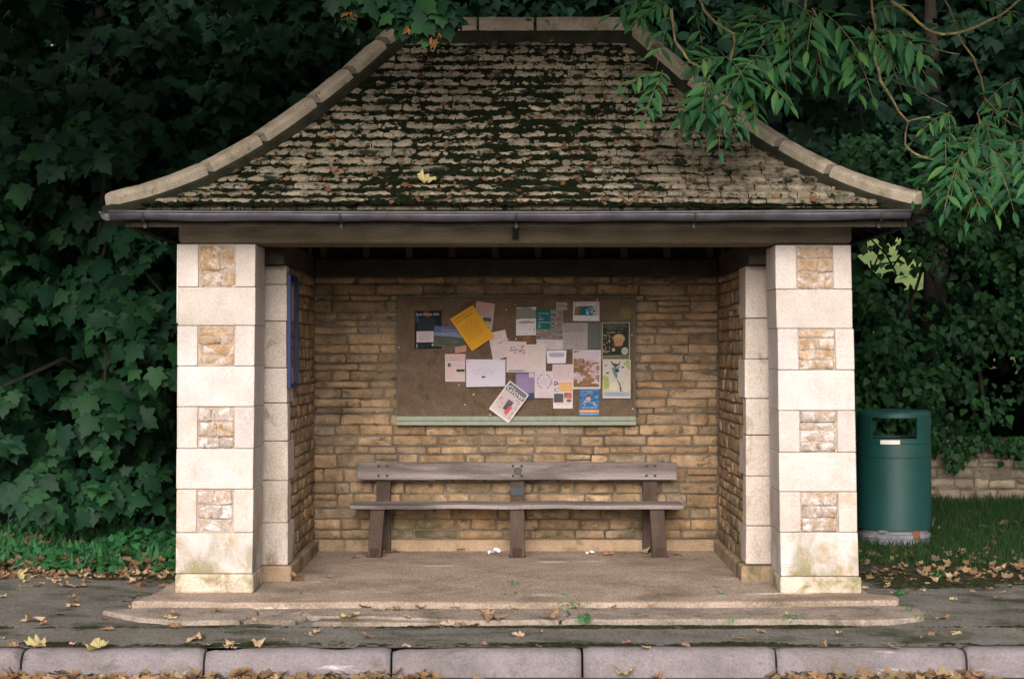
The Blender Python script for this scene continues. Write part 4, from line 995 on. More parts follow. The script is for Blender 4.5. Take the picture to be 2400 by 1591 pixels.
# ================================================================== blue timetable frame on the left side wall
tf = empty('timetable_frame', (-WX + .02, .95, 1.30), 'narrow blue framed timetable case on the left side wall', 'timetable case')
y0, y1, z0, z1 = .572, 1.01, 1.32, 2.10
xi, xo = -WX + .0145, -WX + .042
for nm, (a, b, c, d) in (('stile', (y0, y0 + .03, z0, z1)), ('stile', (y1 - .028, y1, z0, z1)), ('rail', (y0 + .03, y1 - .028, z0, z0 + .03)), ('rail', (y0 + .03, y1 - .028, z1 - .045, z1))):
    mb = MB(); mb.box(xi, xo, a, b, c, d); mb.build(nm, M['blue'], tf, bevel=.003)
mb = MB(); mb.box(xi + .012, xi + .014, y0 + .03, y1 - .05, z0 + .045, z1 - .045); mb.build('pane', M['clear'], tf)

# ================================================================== litter bin
BX, BYc, BR = 3.10, 3.0, .300
bz = 0.0
bin_ = empty('litter_bin', (BX, BYc, bz), 'round dark green litter bin on a grey base beside the right pillar', 'litter bin')
mb = MB(); mb.lathe([(0, bz), (.285, bz), (.285, bz + .055), (.292, bz + .06), (.292, bz + .09), (.27, bz + .095), (.27, bz + .135), (0, bz + .135)], BX, BYc, 48)
bs = mb.build('base', M['bin_base'], bin_, smooth=False)
mb = MB(); mb.lathe([(.27, bz + .128), (BR, bz + .13), (BR, bz + .706), (BR - .004, bz + .709), (BR - .004, bz + .714), (BR, bz + .717), (BR, bz + .822), (BR - .006, bz + .826)], BX, BYc, 64)
mb.build('body', M['bin'], bin_, smooth=True).modifiers.new('e', 'EDGE_SPLIT').split_angle = R(50)
# hood with an opening: angle measured from the direction facing the road
hood = MB()
def hring(r, z0, z1, a0, a1, n):
    V = []
    for k in range(n + 1):
        a = a0 + (a1 - a0) * k / n
        for z in (z0, z1): V.append((BX + r * math.sin(a), BYc - r * math.cos(a), z))
    return V, [(2 * k, 2 * k + 2, 2 * k + 3, 2 * k + 1) for k in range(n)]
oz0, oz1 = .868, 1.035; oa0, oa1 = R(-50), R(26)
HR = BR - .003
for r, rev in ((HR, 0), (HR - .018, 1)):
    for (za_, zb_, a0, a1, n) in ((.828, oz0, 0, 2 * math.pi, 64), (oz1, 1.062, 0, 2 * math.pi, 64), (oz0, oz1, oa1, R(130), 20), (oz0, oz1, R(206), R(310), 20)):
        V, Fq = hring(r, za_, zb_, a0, a1, n); hood.add(V, [f[::-1] for f in Fq] if rev else Fq)
for z in (oz0, oz1):
    for a0, a1 in ((oa0, oa1), (R(130), R(206))):
        V = []
        for k in range(17):
            a = a0 + (a1 - a0) * k / 16
            for r in (HR, HR - .018): V.append((BX + r * math.sin(a), BYc - r * math.cos(a), z))
        hood.add(V, [(2 * k, 2 * k + 1, 2 * k + 3, 2 * k + 2) for k in range(16)])
for a in (oa0, oa1, R(130), R(206)):
    hood.add([(BX + r * math.sin(a), BYc - r * math.cos(a), z) for r in (HR, HR - .018) for z in (oz0, oz1)], [(0, 1, 3, 2)])
hood.lathe([(HR, 1.0621), (HR - .003, 1.072), (HR - .014, 1.084), (HR - .04, 1.092), (.12, 1.098), (0, 1.1)], BX, BYc, 64)
h_ = hood.build('hood', M['bin'], bin_, smooth=True); h_.modifiers.new('e', 'EDGE_SPLIT').split_angle = R(40)
mb = MB(); mb.lathe([(0, .78), (.26, .78), (.262, .85)], BX, BYc, 40); mb.build('liner', M['bin_dark'], bin_)
V, Fq = hring(BR + .002, .824, .858, R(-33), R(-3), 10); mb = MB(); mb.add(V, Fq); mb.build('sticker', M['white'], bin_)
V, Fq = hring(.2935, bz + .062, bz + .128, R(19), R(33), 5); mb = MB(); mb.add(V, Fq); mb.build('lock_plate', M['rust'], bs)
V, Fq = hring(.298, bz + .112, bz + .13, R(-35), R(-22), 5); mb = MB(); mb.add(V, Fq); mb.build('latch', M['bin_base'], bs)
mb = MB(); mb.tube([(BX + .285, BYc - .12, bz + .15), (BX + .30, BYc - .12, bz + .22)], .012, 8); mb.build('hinge', M['iron'], bin_)

# ================================================================== dry stone wall beyond the bin
mb = MB(); wy = 5.55
coursed(mb, Vector((0, wy, 0)), X_, Z_, -Y_, 2.6, 9.0, .06, .74, (.055, .12), (.10, .30), gap=.013, rough=.014, edge=.016)
cm = MB(); cm.box(2.6, 9.0, wy + .002, wy + .4, -.1, .72)
w = empty('dry_stone_wall', (5.8, wy, .1), 'low dry stone wall of rough grey stones under ivy behind the litter bin', 'stone wall')
mb.build('face_stones', M['drystone'], w, smooth=True); cm.build('core', M['mortar'], w)

# ================================================================== trees and plants
def bough(lv, tmpl, c, spread, n, size, **kw):
    """a few flat layers of leaves stepping down from the tip of a bough"""
    for k in range(3):
        cc = (c[0] + U(-.4, .4) * spread, c[1] + U(-.25, .25) * spread, c[2] - .28 * spread * (k - 1) + U(-.1, .1) * spread)
        lv.cloud(tmpl, cc, (spread * U(.6, .9), spread * .55, spread * .26), n // 3, size, **kw)
# sycamore thicket on the left: each tree its own trunk and crown
syc = [('sycamore_tree', -3.55, 3.1, 'young sycamore closest to the left pillar with broad dark leaves down to the weeds', (-4.15, -2.65), (.42, 4.2), 42, (1.9, 3.6)),
       ('sycamore_tree', -4.9, 3.0, 'bushy sycamore filling the left edge of the picture', (-5.6, -3.9), (.42, 4.6), 42, (1.9, 3.6)),
       ('sycamore_tree', -4.0, 5.4, 'tall shaded sycamore behind the thicket left of the roof', (-5.6, -1.7), (1.6, 6.5), 64, (3.9, 5.2)),
       ('sycamore_tree', -2.0, 4.6, 'shaded sycamore whose leaves show beside the left hip of the roof', (-3.3, -1.2), (2.2, 5.6), 40, (3.6, 4.6))]
for nm, tx, ty, lab, (xl, xh), (zl, zh), nb, (yl, yh) in syc:
    root = empty(nm, (tx, ty, float(gz(ty))), lab, 'tree')
    lv = Leaves(); tips = []
    for q in range(nb):
        c = (U(xl, xh), U(yl, yh), zl + (zh - zl) * random.random() ** 1.25)
        # the thicket leans out a little higher up
        bough(lv, PALM, c, U(.26, .44), 48, .175, up=.62, front=.6, rnd=.38, droop=.7)
        if q % 4 == 0: tips.append(c)
    # inner, shaded leaves
    lv.cloud(SIMPLE, ((xl + xh) / 2, yh + .5, (zl + zh) / 2), ((xh - xl) * .6, .5, (zh - zl) * .6), 900, .2, shell=.4)
    lv.build('crown', M['syc'], root)
    ty = yh + .35
    tb = MB(); tb.tube([(tx, ty, float(gz(ty)) - .1), (tx + U(-.1, .1), ty, zh * .4), (tx + U(-.2, .2), ty, zh * .75), (tx, ty, zh)], [.10, .085, .05, .02], 9)
    join_limbs(tb, (tx, ty, zh * .3), tips[:len(tips) // 2], .035); join_limbs(tb, (tx, ty, zh * .6), tips[len(tips) // 2:], .03)
    tb.build('trunk', M['bark_dark'], root, smooth=True)
# big sycamore behind the shelter: unseen crown spread over the roof to shade it, one spray with seed keys hangs in front of the ridge
root = empty('sycamore_tree', (-1.0, 5.0, .2), 'tall sycamore behind the shelter, a spray of brown seed keys hanging over the ridge', 'tree')
lv = Leaves()
for q in range(250):
    bough(lv, PALM, (U(-6.5, 2.9), U(-3.0, 2.6), U(4.45, 6.2)), U(.4, .6), 46, .20, up=.8, front=.2, rnd=.5, droop=.5)
for q in range(200):
    bough(lv, PALM, (U(-7.5, -2.2), U(-3.4, .6), U(4.1, 6.0)), U(.4, .6), 46, .21, up=.8, front=.2, rnd=.5, droop=.5)  # more unseen boughs, added to keep light off the upper left thicket
for q in range(30):
    bough(lv, PALM, (U(-2.6, 3.0), U(3.0, 4.6), U(3.6, 5.4)), U(.35, .5), 40, .18, up=.7, front=.4, rnd=.4)
for px, py, s in ((790, 6, .11), (840, -6, .13), (930, 6, .14), (985, 22, .15), (1025, 8, .14), (950, 42, .10), (1040, 35, .09), (1000, 60, .08)):
    p = at(px, py, -.35)
    lv.cloud(PALM, p, (s * 1.2, .12, s * .62), 24, .15, up=.6, front=.7, rnd=.35, droop=.6)
lv.build('crown', M['syc'], root)
sk = Leaves()
for px, py in ((822, 30), (960, 70), (1010, 88), (1022, 72), (985, 66)):
    sk = Leaves(); p = at(px, py, -.40); sk.cloud(LANCE, p, (.035, .03, .045), 16, .06, up=.2, front=.6, rnd=.8, droop=.9); sk.build('seed_keys', M['seed'], root)
tb = MB(); tb.tube([(-1, 5, 0), (-1.1, 4.9, 2.5), (-.9, 4.8, 5), (-1, 4.6, 7)], [.26, .21, .15, .06], 12)
for t in ((-4, 1, 6), (0, 0, 5.8), (1.6, 1.5, 5.6), (-2.5, -.5, 5.6)): tb.tube([(-1, 4.8, 4.2), ((-1 + t[0]) / 2, (4.8 + t[1]) / 2, 5.6), t], [.1, .07, .03], 8)
tb.tube([(0, 0, 5.8), (-.7, -.25, 4.8), at(960, -20, -.35), at(985, 40, -.36)], [.03, .02, .012, .006], 7)
tb.build('trunk', M['bark_dark'], root, smooth=True)

# ash tree on the right: drooping twigs with feathered leaves in front of the right hip
ash = empty('ash_tree', (5.4, 1.7, -.03), 'ash tree reaching in from the right with drooping lichen covered twigs and feathered leaves', 'tree')
lv = Leaves()
def ash_leaf(lv, p, d, L, npairs, size, down=.55):
    """one compound leaf: leaflets in pairs along a drooping stalk"""
    p = np.array(p, float); d = np.array(d, float); d /= np.linalg.norm(d)
    P, Nn, D, S = [], [], [], []
    pts = []
    face = nrm(np.array([[U(-.4, .4), -.75, .65]]))[0]
    for k in range(npairs + 1):
        f = (k + .6) / (npairs + .6)
        q = p + d * L * f + np.array([0, 0, -down * L * f * f])
        pts.append(q)
        t = d + np.array([0, 0, -2 * down * f]); t /= np.linalg.norm(t)
        side = np.cross(t, face); side /= np.linalg.norm(side)
        sc = size * (.75 + .5 * math.sin(math.pi * min(1, f * .95)))
        if k == npairs: P.append(q); D.append(t + np.array([0, 0, -.1])); Nn.append(face); S.append(sc * 1.05)
        else:
            for s_ in (-1, 1):
                P.append(q); D.append(side * s_ * .85 + t * .55 + np.array([0, 0, -.25]) + rng.normal(size=3) * .10); Nn.append(face + side * s_ * .35 + rng.normal(size=3) * .18); S.append(sc * U(.88, 1.08))
    lv.add(*place(LANCE, np.array(P), np.array(Nn), np.array(D), np.array(S)))
    return pts
twigs = MB()
def spray(px, py, Y, n, spread=1.0, size=.10, ang=(200, 340)):
    p = at(px, py, Y); n = max(2, round(n * .52)); size *= 1.25
    for q in range(n):
        a = R(U(*ang)); d = (math.cos(a), U(-.7, .25), math.sin(a) * .75 + .15)
        st = (p.x + U(-.05, .05) * spread, p.y + U(-.08, .08), p.z + U(-.05, .05) * spread)
        pts = ash_leaf(lv, st, d, U(.17, .30) * spread, random.choice((3, 4, 4, 5)), size * U(.85, 1.12))
        twigs.tube([st] + [tuple(x) for x in pts], .0022, 5)
AY = -.45
branches = [([(1640, -60), (1640, 0), (1651, 25), (1678, 54), (1720, 79), (1722, 101), (1708, 166)], .011, -.45), ([(1575, 20), (1580, 95), (1600, 120), (1617, 145), (1640, 159), (1668, 172)], .010, -.5),
            ([(1895, -60), (1886, 34), (1894, 64), (1914, 98), (1923, 135), (1930, 172)], .010, -.4), ([(1905, 20), (1940, 110), (1955, 160)], .008, -.3),
            ([(2040, -70), (2043, 0), (2050, 61), (2053, 145), (2063, 189), (2090, 233), (2127, 287), (2121, 341), (2141, 358), (2178, 374), (2215, 385)], .010, -.5), ([(2127, 287), (2148, 279), (2180, 275)], .006, -.5),
            ([(2090, 0), (2134, 37), (2168, 68), (2209, 83), (2242, 81), (2293, 64), (2344, 37), (2388, 0), (2440, -60)], .011, -.6), ([(2205, -50), (2215, 0), (2236, 51), (2249, 98), (2280, 135), (2296, 179), (2310, 233), (2293, 264), (2297, 304)], .009, .1),
            ([(2066, 182), (2120, 195), (2175, 225), (2220, 250)], .005, -.4), ([(2130, 85), (2200, 118), (2250, 128)], .004, -.2), ([(2310, 233), (2345, 275), (2390, 300)], .005, .1)]
for pts, r, Y in branches:
    k = len(pts); tw = []
    for i in range(k):
        tw.append(at(pts[i][0], pts[i][1], Y + .05 * math.sin(i * 1.3)))
    fine = []
    for i in range(k - 1):
        for f in (0, .5):
            fine.append(tw[i].lerp(tw[i + 1], f) + Vector((U(-.006, .006), U(-.006, .006), U(-.006, .006))))
    fine.append(tw[-1]); kk = len(fine)
    twigs.tube(fine, [r * (1 - .35 * i / kk) * U(.85, 1.15) for i in range(kk)], 8)
for a in ((1700, 150, -.5, 8, 1.0, .105, (170, 370)), (1760, 150, -.55, 7, 1.0, .105, (200, 380)), (1660, 190, -.5, 6, .9, .10, (170, 330)), (1780, 190, -.5, 5, .9, .10, (230, 380)), (1690, 250, -.45, 5, .8, .095, (200, 340)), 
          (1560, 180, -.35, 6, .9, .085, (170, 350)), (1590, 255, -.3, 3, .7, .075, (200, 340)),
          (1560, 15, -.2, 8, 1.1, .09, (160, 380)), (1640, 35, -.1, 4, 1.0, .085, (180, 380)), (1510, 40, -.1, 4, .9, .08, (160, 350)),
          (1850, 60, -.45, 7, 1.1, .115, (170, 360)), (1910, 35, -.45, 8, 1.1, .115, (180, 370)), (1955, 75, -.4, 8, 1.1, .115, (190, 370)), (1990, 110, -.4, 5, .9, .11, (220, 360)), (2030, 50, -.5, 8, 1.2, .10, (270, 400)), (2075, 80, -.5, 6, 1.1, .115, (300, 390)), (2090, 110, -.5, 4, .9, .11, (290, 360)), (1800, 15, -.3, 6, 1, .10, (170, 380)),
          (2240, 360, -.5, 9, 1.1, .105, (180, 370)), (2290, 330, -.45, 9, 1.1, .105, (180, 370)), (2340, 370, -.4, 9, 1.1, .105, (180, 370)), (2385, 340, -.4, 8, 1.1, .105, (180, 370)), (2260, 400, -.5, 6, .9, .10, (210, 340)), (2330, 410, -.5, 6, .9, .11, (220, 340)), (2200, 330, -.4, 5, 1.0, .095, (190, 330)),
          (2225, 265, -.2, 6, .9, .085, (180, 370)), (2290, 280, 0, 5, .9, .085, (180, 370)), (2360, 250, .1, 4, .9, .085, (180, 370)), (2375, 170, .1, 3, 1, .08, (180, 370)), (2280, 20, .2, 4, 1, .08, (180, 370))):
    spray(*a)
# the rest of the ash crown, unseen overhead, spread to darken the right side
for q in range(750):
    p = (U(1.2, 7), U(-3.0, 1.0), U(4.55, 6.2))
    for w_ in range(3):
        a = U(0, 6.28); ash_leaf(lv, p, (math.cos(a), math.sin(a), U(-.2, .5)), U(.3, .42), 5, .17)
lv.build('foliage', M['ash'], ash)
twigs.build('twigs', M['bark'], ash, smooth=True)
tb = MB(); tb.tube([(5.4, 1.7, -.2), (5.3, 1.6, 2), (5.1, 1.4, 4.0), (4.9, 1.2, 6.5)], [.20, .17, .14, .06], 12)
for t in ((1.2, -.45, 4.6), (1.95, -.45, 4.4), (2.4, -.5, 4.5), (3.3, -.5, 4.6), (1.0, -.5, 4.6)): tb.tube([(5.1, 1.4, 4.0), (4.0, .4, 5.0), t], [.07, .05, .014], 8)
tb.build('trunk', M['bark_dark'], ash, smooth=True)

# ivy hedge above the dry stone wall, with a gap through which the field shows
def in_gap(P, k=1.0):
    """a slanting tunnel through the foliage between two points of the place"""
    p0, p1 = np.array([3.62, 5.0, 2.42]), np.array([5.10, 12.0, 2.80])
    t = (P[:, 1] - p0[1]) / (p1[1] - p0[1]); c = p0 + t[:, None] * (p1 - p0)
    a = (P[:, 0] - c[:, 0]) / .70; b = (P[:, 2] - c[:, 2] + .30 * (P[:, 0] - c[:, 0])) / .42
    return a * a + b * b < k
class GapLeaves(Leaves):
    keep = .42
    def add(s, V, T):
        n = len(V) // s.tn; Vr = V.reshape(n, s.tn, 3); g = in_gap(Vr.mean(1)) & (rng.random(n) > s.keep)
        Vr = Vr[~g]; T0 = T[:len(T) // n]
        if not len(Vr): return
        V2 = Vr.reshape(-1, 3); T2 = (T0[None] + (np.arange(len(Vr)) * s.tn)[:, None, None]).reshape(-1, 3)
        Leaves.add(s, V2, T2)
ivy = empty('ivy_hedge', (4.8, 6.2, .1), 'dense ivy covered hedge hanging over the dry stone wall behind the bin', 'hedge')
lv = GapLeaves(); lv.tn = len(IVY[0])
for q in range(190):
    z = .75 + 2.9 * random.random() ** 1.1
    lv.cloud(IVY, (U(2.4, 6.6), U(5.0, 5.9) + .15 * abs(z - 1.5), z), (U(.22, .4), .22, U(.16, .3)), 80, .085, up=.5, front=.8, rnd=.45, droop=.7, shell=.45)
for q in range(40):
    lv.cloud(IVY, (U(3.3, 6.6), U(5.3, 5.5), U(.55, .85)), (U(.15, .3), .08, U(.06, .18)), 34, .075, up=.3, front=1.0, rnd=.4, droop=.8)
lv.build('foliage', M['ivy'], ivy)
tb = MB()
for q in range(16):
    x = U(2.6, 6.4); tb.tube([(x, 6.1, .2), (x + U(-.3, .3), 6.0, 1.4), (x + U(-.8, .8), 5.8, U(2.2, 3.6))], [.03, .022, .008], 7)
for px, py0, py1 in ((2110, 800, 925), (2280, 930, 1010), (2230, 1000, 1070)): tb.tube([at(px, py0, 4.9), at(px + 4, (py0 + py1) / 2, 4.9), at(px - 6, py1, 5.0)], .004, 5)
for p0, p1 in (((2040, 560), (2100, 640)), ((2130, 560), (2090, 630)), ((2010, 640), (2110, 612)), ((2150, 580), (2190, 660)), ((2060, 700), (2040, 610))): tb.tube([at(*p0, 6.0), at((p0[0] + p1[0]) / 2 + U(-9, 9), (p0[1] + p1[1]) / 2 + U(-9, 9), 6.0), at(*p1, 6.0)], .009, 6)
tb.build('stems', M['bark_dark'], ivy, smooth=True)

# dark trees and the wood behind everything
for x, y, lab in ((6.3, 9.0, 'dark tree filling the upper right behind the ash twigs'), (4.6, 8.2, 'dark tree behind the ivy hedge right of the roof'), (1.4, 8.4, 'dark tree standing behind the ridge of the roof'), (8.2, 7.5, 'dark tree beyond the ivy hedge at the right edge')):
    root = empty('dark_tree', (x, y, .3), lab, 'tree')
    lv = GapLeaves(); lv.tn = len(SIMPLE[0]); lv.keep = .06
    for q in range(90):
        lv.cloud(SIMPLE, (x + U(-2.0, 2.0), y + U(-1.3, .8), U(1.4, 7.0)), (U(.35, .6), .4, U(.25, .45)), 50, .17, up=.6, front=.5, rnd=.5)
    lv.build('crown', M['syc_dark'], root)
    tb = MB(); tb.tube([(x, y, .1), (x + .1, y, 3), (x, y, 6)], [.17, .13, .05], 10); tb.build('trunk', M['bark_dark'], root, smooth=True)
lv = GapLeaves(); lv.tn = len(SIMPLE[0]); lv.keep = .06
for q in range(760):
    lv.cloud(SIMPLE, (U(-9, 10), U(9.0, 13.0), U(.3, 8.8)), (.8, .7, .6), 42, .36, up=.6, front=.5, rnd=.6, droop=.5)
for q in range(90):
    lv.cloud(SIMPLE, (U(-1, 5), U(9, 11), U(3.2, 8)), (.7, .6, .5), 42, .32, up=.5, front=.6, rnd=.6, droop=.5)
for q in range(160):
    lv.cloud(SIMPLE, (U(3, 9.5), U(8.2, 10.5), U(2.6, 8)), (.7, .6, .5), 42, .32, up=.5, front=.6, rnd=.6, droop=.5)
for q in range(150):
    lv.cloud(SIMPLE, (U(-8, -1), U(4.6, 7.5), U(.2, 6.5)), (.6, .5, .5), 40, .22, up=.6, front=.5, rnd=.6, droop=.5)
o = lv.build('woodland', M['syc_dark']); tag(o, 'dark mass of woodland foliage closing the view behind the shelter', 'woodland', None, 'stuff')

# weeds on the left verge, grass on the right one
lv = Leaves()
n = 9000
P = np.stack([rng.uniform(-5.5, -2.25, n), rng.uniform(1.3, 3.4, n), np.zeros(n)], 1)
dens = fbm(P[:, 0] * 2.2, P[:, 1] * 2.2); keep = (dens - .10 * np.clip((P[:, 1] - 1.9) / .5, 0, 1)) > rng.uniform(.42, .68, n); P = P[keep]; n = len(P)
hgt = .02 + .17 * rng.random(n) * (fbm(P[:, 0] * 1.5 + 7, P[:, 1] * 1.5) + .35) * np.clip((P[:, 1] - 1.2) / .25, .25, 1); P[:, 2] = gz(P[:, 1]) + hgt
lv.add(*place(IVY, P, np.stack([rng.normal(size=n) * .5, -.4 + rng.normal(size=n) * .4, np.full(n, .9)], 1), rng.normal(size=(n, 3)) + np.array([0, -.4, .1]), rng.uniform(.025, .085, n)))
n = 1700
P = np.stack([rng.uniform(-5.5, -2.25, n), rng.uniform(1.35, 3.6, n), np.zeros(n)], 1); P[:, 2] = gz(P[:, 1]) - .01
lv.add(*place(LANCE, P, np.stack([rng.normal(size=n) * .5, np.full(n, -1.), rng.normal(size=n) * .3], 1), np.stack([rng.normal(size=n) * .5, rng.normal(size=n) * .4, np.ones(n)], 1), rng.uniform(.06, .20, n)))
tag(lv.build('ground_cover', M['weed_verge']), 'low bright green weeds along the verge left of the shelter', 'weeds', None, 'stuff')
BLADE = (np.array([(-.035, 0, 0), (.035, 0, 0), (-.025, .5, .06), (.025, .5, .06), (0, 1, .28)]), np.array([(0, 1, 3), (0, 3, 2), (2, 3, 4)]))
lv = Leaves(); n = 30000
P = np.stack([rng.uniform(2.1, 6.2, n), 1.55 + 4.0 * rng.random(n), np.zeros(n)], 1)
keep = fbm(P[:, 0] * 1.6, P[:, 1] * 1.6) + .25 * np.clip(P[:, 1] - 1.9, -.5, .6) > rng.uniform(.25, .52, n); P = P[keep]; n = len(P); P[:, 2] = gz(P[:, 1]) - .015
lv.add(*place(BLADE, P, np.stack([rng.normal(size=n) * .6, np.full(n, -1.), rng.normal(size=n) * .3], 1), np.stack([rng.normal(size=n) * .35, rng.normal(size=n) * .3 - .1, np.ones(n)], 1), rng.uniform(.05, .13, n)))
tag(lv.build('verge_grass', M['grass']), 'short green grass around the litter bin', 'grass', None, 'stuff')
# little weeds in the joints of the slabs
wmesh = []
for q in range(3):
    lv = Leaves(); n = 26
    a = rng.uniform(0, 6.28, n); rr = rng.uniform(.005, .05, n); P = np.stack([rr * np.cos(a), .6 * rr * np.sin(a), rng.uniform(.0, .035, n)], 1)
    lv.add(*place(IVY if q == 0 else LANCE, P, np.stack([.5 * np.cos(a), .5 * np.sin(a) - .3, np.full(n, .8)], 1), np.stack([np.cos(a), np.sin(a), rng.uniform(0, .9, n)], 1), rng.uniform(.012, .034, n)))
    wmesh.append(lv)
wm_ = []
WL = [(705, 1407, 'tuft of weeds left of centre in the joint under the floor slab edge'), (1040, 1406, 'larger green weed in the slab joint below the bench left leg'), (1198, 1410, 'bright green weed in the slab joint below the middle leg'), (1325, 1410, 'weed in the slab joint right of the middle weed'), (1500, 1408, 'weed tuft in the slab joint below the right bench leg'),
      (1542, 1411, 'small weed next to the tuft below the right bench leg'), (1693, 1409, 'spreading green weed in the slab joint near the right pillar'), (1206, 1375, 'single tiny weed growing through the middle of the floor slab'), (1330, 1432, 'tiny weed at the crack of the long slab'), (1372, 1459, 'small weed on the front edge of the slabs right of centre'),
      (1715, 1461, 'weed on the front edge of the slabs left of the right pillar'), (1858, 1463, 'weed on the slab edge below the right pillar'), (2108, 1395, 'weed at the outer end of the step by the right pillar'), (2128, 1436, 'taller weed at the right end of the longest slab'), (2160, 1455, 'rightmost weed beyond the end of the longest slab'), (1570, 1408, 'faint weed on the joint between the right tuft and the pillar'), (400, 1413, 'pale weed in front of the left pillar foot'), (2200, 1357, 'low weed patch on the bare earth right of the right pillar')]
for i, (px, py, lab) in enumerate(WL):
    zq = -.045 if py > 1385 else .003
    d = F * (EYE - zq) / (py - CY); Yq = d - DC
    if i < 3:
        o = wmesh[i].build('weed', M['weed']); o.location = (0, 0, 0); wm_.append(o)
    else:
        o = wm_[i % 3].copy(); C.objects.link(o)
    o.location = (xa(px, Yq), Yq, zq); o.rotation_euler = (0, 0, U(0, 6.28)); s = U(.75, 1.2); o.scale = (s * 1.2, s, s)
    tag(o, lab, 'weed', 'weeds in the slab joints')

# ================================================================== fallen leaves
def gheight(x, y):
    if y > -.36 and abs(x) < 2.35: return .002 + .022 * max(0, y) / 2.3
    if -.93 < y <= -.40 and -2.4 < x < 2.45: return SZ + .003
    if y < -1.76: return -.212
    if y < -1.62: return -.062
    return float(gz(y)) + .004
protos = {}
for cname, mk in (('brown', 'leaf_brown'), ('tan', 'leaf_tan'), ('yellow', 'leaf_yellow')):
    for si, tm_ in enumerate((CURL, CURL2, CURL3)):
        V, T = place(tm_, np.zeros((1, 3)), np.array([[0, 0, 1.]]), np.array([[0, 1., 0]]), np.ones(1))
        V = V - np.array([0, .4, V[:, 2].min()])
        V = V + np.stack([np.zeros(len(V)), np.zeros(len(V)), rng.normal(size=len(V)) * .075], 1) + np.stack([rng.normal(size=len(V)), rng.normal(size=len(V)), np.zeros(len(V))], 1) * .03
        me = bpy.data.meshes.new('fallen_leaf')
        me.from_pydata([tuple(v) for v in V], [], [tuple(int(i) for i in t) for t in T]); me.materials.append(M[mk]); me.update()
        protos[(cname, si)] = me
def leaf(px, py, zone, cname, size=.09, label=None):
    z = -.04
    for _ in range(6):
        d = F * (EYE - z) / (py - CY); Yq = d - DC; z = gheight(xa(px, Yq), Yq)
    o = bpy.data.objects.new('fallen_leaf', protos[(cname, random.randrange(3))]); C.objects.link(o)
    o.location = (xa(px, Yq), Yq, z + .001); o.rotation_euler = (U(-.16, .16), U(-.16, .16), U(0, 6.28)); s = size * U(.75, 1.1); o.scale = (s, s, s * U(.7, 1.3))
    tag(o, label or '%s curled fallen leaf lying on the %s' % (cname, zone), 'fallen leaf', '%s fallen leaves on the %s' % (cname, zone))
spec_leaves = [(80, 1455, 'tan', .15, 'large tan leaf alone on the tarmac at the left'), (100, 1462, 'brown', .07, None), (172, 1410, 'brown', .1, None), (170, 1420, 'tan', .08, None), (243, 1450, 'brown', .06, None), (250, 1475, 'brown', .09, None), (312, 1425, 'tan', .08, None), (140, 1438, 'tan', .07, None), (5, 1398, 'tan', .09, None),
    (410, 1442, 'brown', .08, None), (398, 1460, 'yellow', .08, None), (410, 1470, 'brown', .1, None), (600, 1452, 'tan', .07, None), (455, 1500, 'tan', .12, None), (470, 1494, 'brown', .08, None), (510, 1418, 'brown', .07, None),
    (820, 1456, 'yellow', .14, 'pale yellow leaf on the broken slab fragment left of centre'), (862, 1492, 'brown', .09, None), (723, 1490, 'tan', .06, None), (1050, 1466, 'tan', .1, None), (1100, 1465, 'brown', .12, None), (1160, 1462, 'brown', .15, 'biggest brown leaf at the slab front edge in the middle'), (1145, 1458, 'tan', .09, None), (1292, 1462, 'brown', .09, None), (1320, 1463, 'yellow', .05, None),
    (1215, 1490, 'tan', .07, None), (955, 1515, 'tan', .06, None), (857, 1410, 'brown', .09, None), (900, 1415, 'tan', .08, None), (930, 1416, 'brown', .08, None), (985, 1412, 'brown', .07, None), (1065, 1410, 'tan', .1, None), (1205, 1413, 'yellow', .06, None), (1345, 1412, 'tan', .07, None), (1437, 1413, 'tan', .08, None), (1712, 1420, 'tan', .09, 'pinkish tan leaf on the slab near the right pillar'), (1525, 1413, 'brown', .06, None),
    (1840, 1443, 'yellow', .06, None), (1785, 1482, 'tan', .06, None), (2210, 1449, 'brown', .09, None), (2243, 1485, 'yellow', .07, None), (2235, 1405, 'yellow', .05, None), (2340, 1405, 'brown', .06, None), (2232, 1358, 'tan', .11, None), (2235, 1370, 'brown', .12, None), (2285, 1318, 'brown', .13, None), (2345, 1333, 'tan', .12, None), (2370, 1322, 'brown', .1, None), (2190, 1362, 'tan', .07, None), (2080, 1362, 'brown', .06, None), (2300, 1355, 'yellow', .05, None), (2350, 1388, 'tan', .05, None), (2100, 1330, 'tan', .07, None),
    (700, 1362, 'brown', .10, None), (770, 1352, 'tan', .07, None), (1680, 1375, 'brown', .06, None), (910, 1295, 'brown', .1, None), (930, 1292, 'brown', .09, None), (1080, 1290, 'brown', .08, None), (1425, 1300, 'brown', .12, 'dark brown leaf on the floor between the middle and right bench legs'), (1510, 1295, 'tan', .09, None), (1585, 1300, 'brown', .09, None), (1240, 1288, 'brown', .09, None), (1150, 1290, 'brown', .1, None), (1170, 1288, 'brown', .08, None), (830, 1306, 'brown', .07, None), (1230, 1301, 'tan', .06, None)]
for px, py, cn, sz, lab in spec_leaves:
    zone = 'shelter floor' if (py < 1385 and 600 < px < 1800) else ('paving slabs' if py < 1475 and 330 < px < 2100 else ('pavement left of the shelter' if px < 900 else ('pavement right of the pillar' if px > 1800 else 'pavement in front of the slabs')))
    leaf(px, py, zone, cn, sz, lab)
for q in range(70):       # along the foot of the left weeds
    leaf(U(0, 405), 1335 + 42 * random.random() ** 1.6, 'edge of the left verge', random.choice(['brown', 'brown', 'tan', 'tan', 'brown', 'yellow']), U(.05, .11))
for q in range(36):       # on the road against the kerb
    leaf(U(0, 2400) if q % 3 else U(0, 700), U(1574, 1600), 'road against the kerb', random.choice(['brown', 'tan', 'tan', 'brown', 'tan']), U(.05, .10))
